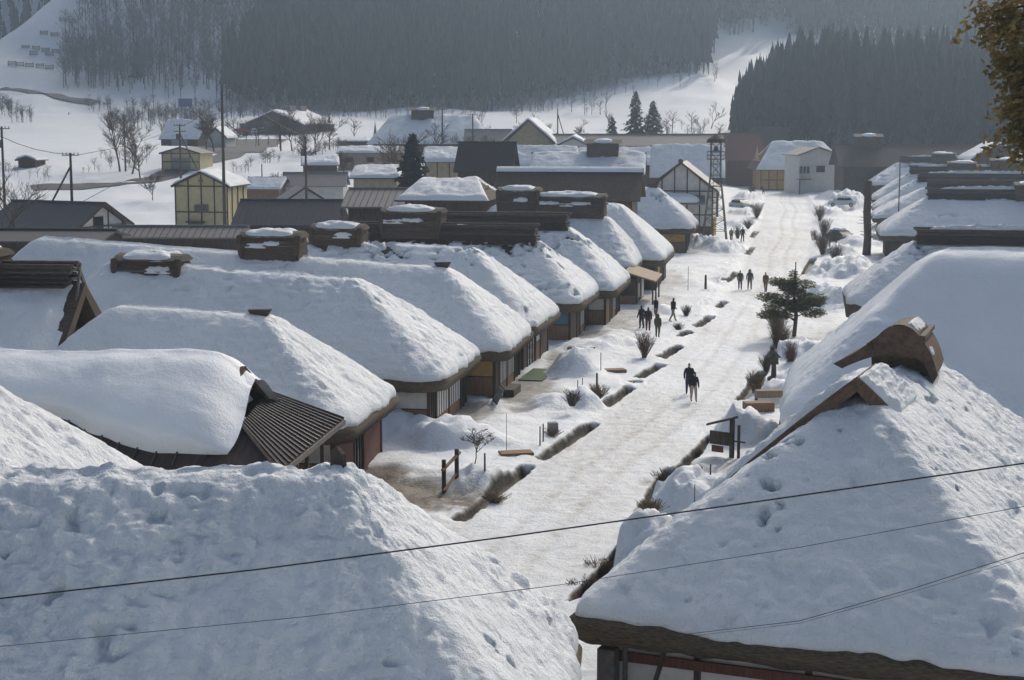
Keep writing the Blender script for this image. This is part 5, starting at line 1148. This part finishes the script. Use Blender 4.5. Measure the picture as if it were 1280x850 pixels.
def needle_pad(m, c, rx, ry, rz, n, r_, ln, wd):
    for i in range(n):
        while True:
            p = Vector((r_.uniform(-1, 1), r_.uniform(-1, 1), r_.uniform(-1, 1)))
            if p.length < 1: break
        p = Vector((c.x + p.x * rx, c.y + p.y * ry, c.z + p.z * rz)); a = r_.uniform(0, 6.28); d = Vector((math.cos(a), math.sin(a), r_.uniform(-.3, .5))).normalized() * ln * r_.uniform(.6, 1.3)
        sd = d.cross(Vector((r_.uniform(-1, 1), r_.uniform(-1, 1), 1))).normalized() * wd
        m.add([p - sd, p + d * .6 - sd * .8, p + d, p + d * .5 + sd], [(0, 1, 2, 3)])
def street_pine():
    q = GP(992, 420); root = thing('street_pine', q, 0, 'small spreading pine with layered pads beside the street', 'tree'); r_ = random.Random(3); sc = q.y / F
    k = sc; H_ = (420 - 345) * sc
    tr = MB(); tr.tube([(0, 0, -.3), (.15, 0, H_ * .35), (-.05, 0, H_ * .7), (-.02, 0, H_ * 1.1)], [.16, .13, .09, .03], 8)
    cr = MB(); pads = [(-30, 50, 20, 3.5), (-10, 60, 14, 3.5), (10, 62, 18, 4), (20, 50, 20, 3.5), (-24, 36, 22, 4), (-8, 42, 16, 4), (12, 40, 18, 4), (30, 44, 16, 3), (-30, 28, 16, 4), (22, 30, 15, 3), (-14, 26, 14, 4), (2, 52, 16, 4), (-20, 70, 14, 3.5), (0, 72, 6, 6), (6, 32, 12, 3)]
    for px_, pz, rx, rz in pads:
        c = Vector((px_ * k, r_.uniform(-.5, .5), pz * k)); tr.tube([(0, 0, max(.3, pz * k - .35)), c * .55 + Vector((0, 0, pz * k * .4)), c], [.05, .035, .02], 5)
        needle_pad(cr, c + Vector((r_.uniform(-.15, .15), 0, r_.uniform(-.12, .12))), rx * k * r_.uniform(.75, 1.1), rx * k * .8, rz * k * r_.uniform(1.2, 2.2), int(160 + rx * 34), r_, .26, .045)
    tr.build('trunk', M['trunk'], root, True); cr.build('crown', M['pine'], root)
    MB().tube([(.02, -.1, -.2), (.02, -.1, H_ * 1.25)], .04, 6).build('support_pole', M['wood'], root)
street_pine()
def conifer(label, loc, h, rad, seed, mat='fircrown', group='conifers', name='conifer_tree', dens=1.0, bare=.08):
    r_ = random.Random(seed); root = thing(name, loc, 0, label, 'tree', group)
    MB().tube([(0, 0, -.5), (0, 0, h)], [h * .02, .03], 7).build('trunk', M['trunk'], root, True); m = MB(); n = int(h * 7 * dens)
    for i in range(n):
        t = bare + (1 - bare) * (i / n); z = h * t; R_ = rad * (1 - t) ** .75 * r_.uniform(.65, 1.15) + .15; a = i * 2.4 + r_.uniform(-.4, .4); ca, sa = math.cos(a), math.sin(a)
        for j in range(7):
            f = .25 + .75 * j / 6; c = Vector((ca * R_ * f, sa * R_ * f, z - R_ * f * .28 + R_ * .10)); w = (.30 + .5 * (1 - abs(f - .6))) * R_ * .30 + .1
            for q in range(3):
                p = c + Vector((r_.uniform(-w, w), r_.uniform(-w, w), r_.uniform(-.25, .15))); e = Vector((ca, sa, -.35)) * w * 1.3; s_ = Vector((-sa, ca, r_.uniform(-.5, .5))) * w * .75
                m.add([p - s_ * .4, p + e * .5 - s_, p + e + Vector((0, 0, -.15)), p + e * .4 + s_], [(0, 1, 2, 3)])
    m.build('crown', M[mat], root); return root
def at(x, ybase, Y): b = PY(x, ybase, Y); return Vector((b.x, Y, gz_at(b.x, Y)))
conifer('taller left one of the twin dark conifers on the snowy slope', at(794, 168, 352), 12.5, 2.6, 1); conifer('right one of the twin dark conifers on the snowy slope', at(816, 168, 355), 11.5, 2.8, 2)
conifer('small pointed conifer left of the twin conifers', at(765, 168, 335), 7.0, 1.7, 3); conifer('low rounded conifer right of the twin conifers', at(842, 172, 335), 5.2, 2.4, 4)
conifer('dark dense evergreen amid the roofs left of the brown barn', at(516, 240, 200), 12.8, 3.0, 5, 'cedar', dens=1.5, bare=.3)
conifer('brown hazy conifer at the foot of the right cedar wood', at(993, 182, 370), 13, 3.6, 6, 'fircrown')
conifer('single dark conifer standing on the bare wooded slope', G(172, 100) , 14, 2.4, 8)
TRS = [((745 , 440), None)]
BT = [(150, 212, 300, 11, 'bare tree left of the bare pole near the field', 1), (165, 215, 296, 10, 'bare tree right of the bare pole near the field', 2), (175, 212, 290, 8, 'low spreading bare tree by the field edge', 3), (268, 195, 330, 10, 'bare tree behind the small yellow shed', 4), (258, 198, 335, 8, 'second bare tree behind the small yellow shed', 5), (380, 205, 290, 9, 'bare orchard tree with upright twigs left of the poles', 6), (365, 190, 330, 8.5, 'bare orchard tree nearest the warehouse', 7), (395, 190, 325, 8.5, 'bare orchard tree in the middle of the row', 8), (412, 185, 335, 8, 'bare orchard tree at the right end of the row', 9), (350, 188, 340, 7, 'bare orchard tree at the left end of the row', 10),
      (20, 285, 165, 11, 'bare tree at the left picture edge before the field', 11), (2, 280, 160, 12, 'large bare tree cut by the left picture edge', 12), (40, 270, 185, 8, 'smaller bare tree right of the left edge trees', 13), (318, 240, 235, 3.6, 'low bare shrub tree behind the dark grey roof', 14), (332, 236, 245, 3.2, 'second low bare shrub tree behind the dark grey roof', 15), (448, 225, 225, 4.0, 'snowy crooked garden tree by the beige shed', 16), (490, 205, 250, 10.5, 'brown leafless tree left of the dark evergreen', 17), (517, 195, 262, 12.5, 'reddish brown tree behind the dark evergreen', 18), (578, 190, 280, 9.0, 'grey leafless tree in front of wide far thatched house', 19), (600, 186, 300, 6.0, 'thin leafless tree beside the pole by the wide thatched house', 20),
      (878, 118, 420, 8, 'lone bare tree high on the snowy slope by the cedars', 21), (890, 100, 470, 9, 'bare tree at the edge of the cedar wood on the slope', 22), (760, 118, 480, 6, 'bare tree on the slope below the dark forest, left', 23), (840, 145, 400, 5, 'small bare tree on the slope right of twin conifers', 24), (700, 160, 340, 7, 'bare tree above the long low brown roof', 25), (725, 162, 345, 6.5, 'second bare tree above the long low brown roof', 26), (670, 150, 360, 6.5, 'bare tree behind the snowy gable house', 27), (300, 236, 250, 4.5, 'bushy bare tree left of the two low shrub trees', 31), (345, 225, 262, 5.0, 'bare tree in the snow above the grey sheds', 32), (430, 205, 285, 5.5, 'bare tree left of the long beige shed', 33), (462, 205, 255, 6.0, 'bare brown tree right of the snowy crooked garden tree', 34), (545, 178, 305, 7.0, 'brown leafless tree before the wide far thatched house', 35), (190, 225, 262, 4.5, 'small bare tree left of the braced pole by the yellow shed', 36), (120, 245, 225, 3.5, 'low bare bush tree in the snow right of the braced pole', 37), (655, 178, 330, 7.0, 'bare tree just right of the snowy gable house', 38), (605, 158, 380, 8.0, 'tall bare tree left of the snowy gable house', 39), (1255, 190, 330, 9, 'bare tree at the foot of the wood near the right edge', 28), (1160, 178, 345, 5, 'low bare tree in the snow above the long dark roof', 29), (1270, 200, 310, 8, 'bare tree behind the small snowy gable at right edge', 30)]
for x, yb, Y, h, lab, sd in BT: bare_tree(lab, at(x, yb, Y), h, sd, spread=.45, levels=4 if Y < 360 else 3, minr=.012 * Y / 180, r0=h * .018, group='bare trees', kids=(7, 5, 4, 3) if 140 < x < 640 and Y > 200 else (4, 4, 4, 3), mat='twig' if sd in (17, 18) else 'branch')
# thick bare trunk on the right of the street
tr = MB(); q = GP(1083, 318); zt = PY(1083, 226, q.y).z
root = thing('dead_tree', q, 0, 'tall thick weathered trunk stub with twigs right of the street', 'tree')
tr.tube([(0, 0, -.5), (.1, 0, 2), (-.05, 0, 4.5), (.05, 0, zt - q.z)], [.48, .40, .42, .36], 9).build('trunk', M['trunk'], root, True)
tw = MB(); r_ = random.Random(4)
for i in range(60): a = r_.uniform(0, 6.28); z = r_.uniform(1, zt - q.z); tw.tube([(0, 0, z), (math.cos(a) * r_.uniform(.5, 1.0), math.sin(a) * .8, z + r_.uniform(-.2, .7))], [.05, .02], 3, False)
tw.build('twigs', M['branch'], root)

# near cedar whose boughs hang into the top right corner
def near_cedar():
    base = Vector((11.15, 26.5, th(11.15, 26.5))); root = thing('near_cedar', base, 0, 'olive green cedar boughs reaching into the top right corner', 'tree'); r_ = random.Random(9); Ht = 21.0
    tr = MB(); tr.tube([(0, 0, -.5), (.1, 0, 8), (0, 0, 15), (0, 0, Ht)], [.42, .33, .2, .04], 9); cr = MB()
    def bough(z, a, ln, dens):
        d = Vector((math.cos(a), math.sin(a), -.10)); s = Vector((0, 0, z)); e = s + d * ln; tr.tube([s, s.lerp(e, .5) + Vector((0, 0, .15)), e], [.06, .04, .012], 5)
        for i in range(dens):
            f = r_.uniform(.25, 1.05); c = s.lerp(e, f) + Vector((r_.gauss(0, .20), r_.gauss(0, .20), r_.gauss(-.10, .16)))
            for j in range(7):
                p = c + Vector((r_.gauss(0, .07), r_.gauss(0, .07), r_.gauss(-.04, .07))); dd = Vector((d.x * .5 + r_.uniform(-.7, .7), d.y * .5 + r_.uniform(-.7, .7), r_.uniform(-.9, .3))).normalized() * r_.uniform(.06, .15)
                sd = dd.cross(Vector((r_.uniform(-1, 1), r_.uniform(-1, 1), r_.uniform(-1, 1)))).normalized() * .024; cr.add([p - sd, p + dd * .6 - sd, p + dd, p + dd * .6 + sd, p + sd], [(0, 1, 2, 3, 4)])
    for z, a, ln, dn in [(18.3, 175, 2.9, 150), (17.9, 200, 2.8, 130), (17.45, 165, 3.05, 160), (17.0, 190, 2.9, 140), (16.75, 178, 2.75, 120), (16.35, 185, 2.75, 120), (16.0, 172, 2.5, 70), (15.5, 184, 2.85, 110), (15.9, 178, 2.7, 90), (16.6, 184, 2.9, 110), (19.2, 180, 2.6, 120), (18.7, 190, 2.7, 120)]: bough(z - base.z, R(a), ln + .45, int(dn * 2.8))
    for i in range(12): z = 16 + i * .35; bough(z - base.z, i * 2.4, 2.6 * (1 - z / 24) + .8, 22)
    tr.build('trunk', M['trunk'], root, True); cr.build('crown', M['nearcedar'], root)
near_cedar()

# ------------------------------------------------------------------ woods on the slopes
rs = np.random.RandomState(5)
def cedar_template(seed, seg=7, tiers=5):
    r_ = np.random.RandomState(seed); V = []; Fc = []
    for k in range(3):
        a = 2 * np.pi * k / 3; V += [(.012 * np.cos(a), .012 * np.sin(a), -.05), (.006 * np.cos(a), .006 * np.sin(a), .9)]
    for k in range(3): b = (k + 1) % 3; Fc += [(2 * k, 2 * b, 2 * b + 1), (2 * k, 2 * b + 1, 2 * k + 1)]
    z0 = .26
    for t in range(tiers):
        f = t / tiers; zb = z0 + (1 - z0) * f; zt = min(1.02, zb + (1 - z0) / tiers * 1.9); rr = .072 * (1 - f) ** .7 + .010; b = len(V)
        for k in range(seg): a = 2 * np.pi * (k + .5 * (t % 2)) / seg; q = rr * r_.uniform(.55, 1.25); V.append((q * np.cos(a), q * np.sin(a), zb + r_.uniform(-.05, .03)))
        V.append((r_.uniform(-.01, .01), r_.uniform(-.01, .01), zt))
        for k in range(seg): Fc.append((b + k, b + (k + 1) % seg, b + seg))
    return np.array(V), np.array(Fc)
def wood_template(seed):
    r_ = np.random.RandomState(seed); V = []; Fc = []
    def spike(p, q, w):
        b = len(V); d = np.array(q) - np.array(p); s_ = np.cross(d, [0, 0, 1]); s_ = s_ / (np.linalg.norm(s_) + 1e-6) if np.linalg.norm(s_) > 1e-5 else np.array([1, 0, 0]); s2 = np.cross(s_, d); s2 = s2 / (np.linalg.norm(s2) + 1e-6)
        for v in (s_, -.5 * s_ + .87 * s2, -.5 * s_ - .87 * s2): V.append(tuple(np.array(p) + v * w))
        V.append(tuple(q)); Fc.extend([(b, b + 1, b + 3), (b + 1, b + 2, b + 3), (b + 2, b, b + 3)])
    spike((0, 0, -.05), (r_.uniform(-.05, .05), r_.uniform(-.05, .05), 1), .018)
    for i in range(16):
        z = r_.uniform(.25, .85); a = r_.uniform(0, 6.28); l = .34 * (1.05 - z) + .08; p = (0, 0, z); q = (np.cos(a) * l, np.sin(a) * l, z + l * r_.uniform(.7, 1.5)); spike(p, q, .009)
        for j in range(2): f = r_.uniform(.3, .8); pp_ = tuple(np.array(p) + f * (np.array(q) - np.array(p))); b_ = r_.uniform(0, 6.28); spike(pp_, (pp_[0] + np.cos(b_) * .09, pp_[1] + np.sin(b_) * .09, pp_[2] + .12), .006)
    return np.array(V), np.array(Fc)
CT = [cedar_template(i) for i in range(6)]; WT = [wood_template(i) for i in range(6)]
def scatter(name, label, pts, hs, temps, mat, wide=1.0, cat='forest'):
    VV = []; FF = []; n = 0
    for (x, y), h in zip(pts, hs):
        V, Fc = temps[rs.randint(len(temps))]; a = rs.uniform(0, 6.28); w = wide * rs.uniform(.85, 1.2)
        c, s = np.cos(a) * h * w, np.sin(a) * h * w; VV.append(np.stack([V[:, 0] * c - V[:, 1] * s + x, V[:, 0] * s + V[:, 1] * c + y, V[:, 2] * h], -1)); FF.append(Fc + n); n += len(V)
    zz = terrain(np.array([p[0] for p in pts]), np.array([p[1] for p in pts]))
    for v, z in zip(VV, zz): v[:, 2] += z
    return tag(link(name, np_mesh(name, np.concatenate(VV), np.concatenate(FF), False), None, mat), label, cat, kind='stuff')
def jitter(x0, x1, y0, y1, step):
    X, Y = np.meshgrid(np.arange(x0, x1, step), np.arange(y0, y1, step)); X = X.ravel() + rs.uniform(-.45, .45, X.size) * step; Y = Y.ravel() + rs.uniform(-.45, .45, Y.size) * step
    D = np.hypot(X, Y); ax = 640 + F * X / Y; d0 = np.interp(ax, AZX, FD0); return X, Y, D, ax, d0
# big cedar forest
X, Y, D, ax, d0 = jitter(-330, 330, 480, 860, 3.4)
z = terrain(X, Y); px_, py_ = pix(X, Y, z)
edge = 283 + np.clip((130 - py_), 0, 200) * .42 + 10 * fbm(np.stack([X, Y, X * 0], -1), 30, 3)
ok = (D > d0 - 4) & (D < d0 + 190) & (ax > edge) & (ax < 1750)
ok &= ~((ax > 886 + 5 * np.sin(D / 9)) & (ax < 1012) & (py_ > 40 + 8 * np.sin(ax / 13)))
pts = np.stack([X[ok], Y[ok]], -1); hs = rs.uniform(16, 24, len(pts)) * (1 - .25 * (D[ok] < d0[ok] + 6))
scatter('cedar_forest', 'dark dense cedar forest covering the mountain behind the village', pts, hs, CT, M['cedar'])
# right-hand cedar wood in front
X, Y, D, ax, d0 = jitter(30, 420, 330, 520, 2.8)
edge = 905 + 14 * fbm(np.stack([X, Y, X * 0], -1), 18, 3) + (D - 390) * .35
dmin = 388 + 10 * np.sin(ax / 70); dmax = dmin + 85
ok = (ax > edge) & (ax < 1900) & (D > dmin) & (D < dmax)
hsz = lambda a, d: (13 + 10 * ss(900, 1010, a)) * rs.uniform(.66, 1.25, a.shape)
near = ok & (D < dmin + 3.6) & (ax < 1330); rest = ok & ~near
pts = np.stack([X[rest], Y[rest]], -1); scatter('cedar_wood', 'cedar wood of straight trunks at the valley edge on the right', pts, hsz(ax[rest], D[rest]), CT, M['cedar'])
nx = np.stack([X[near], Y[near]], -1); order = np.argsort(nx[:, 0])
cm = []
for V, Fc in CT[:3]:
    t_ = np_mesh('trunk', V[:6], Fc[:6], False); t_.materials.append(M['trunk']); c_ = np_mesh('crown', V[6:], Fc[6:] - 6, False); c_.materials.append(M['cedar']); cm.append((t_, c_))
hn = hsz(ax[near], D[near])
for i in order:
    x, y = nx[i]; t_, c_ = cm[i % 3]; root = thing('cedar_tree', (x, y, th(x, y)), rs.uniform(0, 6), 'tall cedar in the front row of the right-hand wood', 'tree', 'front row of cedars at the right-hand wood'); s = float(hn[i]); root.scale = (s, s, s)
    link('trunk', t_, root); link('crown', c_, root)
X, Y, D, ax, d0 = jitter(60, 420, 440, 720, 5.6); ok = (ax > 1010 + 12 * np.sin(D / 11)) & (ax < 1800) & (D > 466) & (D < d0) & (rs.rand(len(X)) < .8)
scatter('hill_wood', 'hazy mixed wood on the slope behind the right-hand cedars', np.stack([X[ok], Y[ok]], -1), rs.uniform(10, 20, ok.sum()), CT[:3] + WT[:2], M['cedar'])
# trunks without branches low down, pale snow between: bare wood fringe
X, Y, D, ax, d0 = jitter(60, 330, 360, 400, 5.0); ok = (ax > 1010) & (ax < 1500) & (D > 374 + 8 * np.sin(ax / 50)) & (D < 392)
scatter('wood_fringe', 'thin leafless fringe along the foot of the right-hand cedar wood', np.stack([X[ok], Y[ok]], -1), rs.uniform(6, 11, ok.sum()), WT, M['hillwood'], .8)
# leafless wood on the left mountain
X, Y, D, ax, d0 = jitter(-330, -60, 480, 800, 3.7); z = terrain(X, Y); px_, py_ = pix(X, Y, z); nz = fbm(np.stack([X, Y, X * 0], -1), 25, 3)
edgeR = 283 + np.clip((130 - py_), 0, 200) * .42; low = 112 + 10 * nz + 14 * ss(230, 160, ax) * 0
edgeL = 100 + np.clip(py_ - 20, -60, 100) * (-.15) + 12 * nz
ok = (D > d0 + 4) & (D < d0 + 170) & (ax < edgeR + 10) & (ax > edgeL) & ((py_ < low) | (rs.rand(len(X)) < .25))
scatter('leafless_wood', 'grey leafless wood on the snowy left mountainside', np.stack([X[ok], Y[ok]], -1), rs.uniform(8, 14, ok.sum()), WT, M['hillwood'], 1.0)
# far dark mountain wood at the upper left
X, Y, D, ax, d0 = jitter(-700, -150, 880, 1240, 8.0); ok = (ax < 260) & (ax > -350) & (D > 965)
scatter('far_forest', 'far dark forest beyond the fenced slope at upper left', np.stack([X[ok], Y[ok]], -1), rs.uniform(16, 24, ok.sum()), CT, M['cedar'], 1.5)
# scattered brush on the open slopes
X, Y, D, ax, d0 = jitter(-260, 140, 330, 640, 7.0); z = terrain(X, Y); nz = fbm(np.stack([X, Y, X * 0], -1), 22, 3)
ok = ((nz > .45) & (D < d0) & (D > 350) & (ax > -100) & (ax < 900) & ~((ax > 0) & (ax < 190) & (D < 560)))
scatter('brush', 'scattered leafless brush on the open snowy slopes', np.stack([X[ok], Y[ok]], -1), rs.uniform(2.5, 6, ok.sum()), WT, M['hillwood'], 1.5, 'brush')

X, Y, D, ax, d0 = jitter(-330, 60, 380, 660, 2.6); z = terrain(X, Y); px_, py_ = pix(X, Y, z); nz = fbm(np.stack([X, Y, X * 0], -1), 9, 3)
def near_line(pts, w):
    b = np.full(X.shape, 1e9)
    for (x0, y0), (x1, y1) in zip(pts[:-1], pts[1:]):
        t = np.clip(((px_ - x0) * (x1 - x0) + (py_ - y0) * (y1 - y0)) / ((x1 - x0) ** 2 + (y1 - y0) ** 2), 0, 1); b = np.minimum(b, np.hypot(px_ - x0 - t * (x1 - x0), (py_ - y0 - t * (y1 - y0)) * 2.2))
    return b < w * (1 + .6 * nz)
ok = near_line([(150, 160), (185, 150), (215, 150), (250, 158)], 14) | near_line([(115, 138), (180, 142), (270, 140)], 7) | near_line([(0, 138), (25, 150)], 14) | near_line([(205, 172), (235, 166)], 8) | near_line([(640, 140), (700, 132), (760, 112), (840, 92)], 10) | near_line([(280, 146), (420, 146), (600, 142)], 6)
ok &= (D < d0 + 6) & (rs.rand(len(X)) < .55)
scatter('thicket', 'grey leafless thickets along the banks left of the village', np.stack([X[ok], Y[ok]], -1), rs.uniform(2.2, 5.5, ok.sum()), WT, M['hillwood'], 1.3, 'thicket')

X, Y, D, ax, d0 = jitter(-130, 20, 205, 400, 1.7); z = terrain(X, Y); px_, py_ = pix(X, Y, z); nz = fbm(np.stack([X, Y, X * 0], -1), 6, 3)
ok = near_line([(300, 216), (345, 200), (430, 186)], 7) | near_line([(290, 247), (350, 241)], 6) | near_line([(110, 216), (190, 204)], 7) | near_line([(430, 216), (500, 206)], 8) | near_line([(130, 200), (185, 192)], 6) | near_line([(0, 215), (60, 225)], 10)
ok &= (rs.rand(len(X)) < .5)
scatter('scrub', 'low leafless scrub in the snow between the houses and fields', np.stack([X[ok], Y[ok]], -1), rs.uniform(1.0, 2.6, ok.sum()), WT, M['twig'], 1.5, 'scrub')

# avalanche fences on the upper left slope
FN = [(15, 82), (25, 83), (37, 84), (50, 85), (62, 87), (32, 62), (45, 63), (57, 65), (70, 67), (55, 44), (68, 46), (79, 27), (90, 29), (62, 71), (42, 69)]
ORD = ['leftmost', 'second', 'third', 'fourth', 'fifth', 'sixth']
for i, (x, y) in enumerate(FN):
    row_ = 0 if y > 78 else (1 if y > 55 else 2); nth = ORD[sorted(q for q in FN if (0 if q[1] > 78 else (1 if q[1] > 55 else 2)) == row_).index((x, y))]
    g = G(x, y, 500, 950); root = thing('avalanche_fence', g, R(rnd.uniform(-8, 8)), nth + ' avalanche fence from the left in the ' + ['lowest', 'middle', 'upper'][row_] + ' row on the white slope', 'fence', ['lowest avalanche fences', 'second row of avalanche fences', 'upper avalanche fences'][0 if y > 78 else (1 if y > 55 else 2)])
    for k in range(3): MB().beam((-1.7, 0, .3 + k * .55), (1.7, 0, .3 + k * .55), .1, .35).build('rail', M['steel'], root)
    for dx in (-1.4, 1.4): MB().beam((dx, .1, -1.5), (dx, .1, 1.9), .15).build('post', M['steel'], root)

# ------------------------------------------------------------------ haze
hz = MB(); hz.box(-1320, 1320, -1320, 1400, -4, 300)
m, nt, N, L, b = new_mat('haze'); N.remove(b)
pv = N.new('ShaderNodeVolumePrincipled'); pv.inputs['Color'].default_value = (.44, .58, .76, 1); pv.inputs['Density'].default_value = HAZE_DENSITY; pv.inputs['Anisotropy'].default_value = .6
L.new(pv.outputs[0], N['Material Output'].inputs['Volume']); m.cycles.homogeneous_volume = True
tag(hz.build('haze', m, None), 'thin cold haze filling the valley', 'haze', kind='stuff')
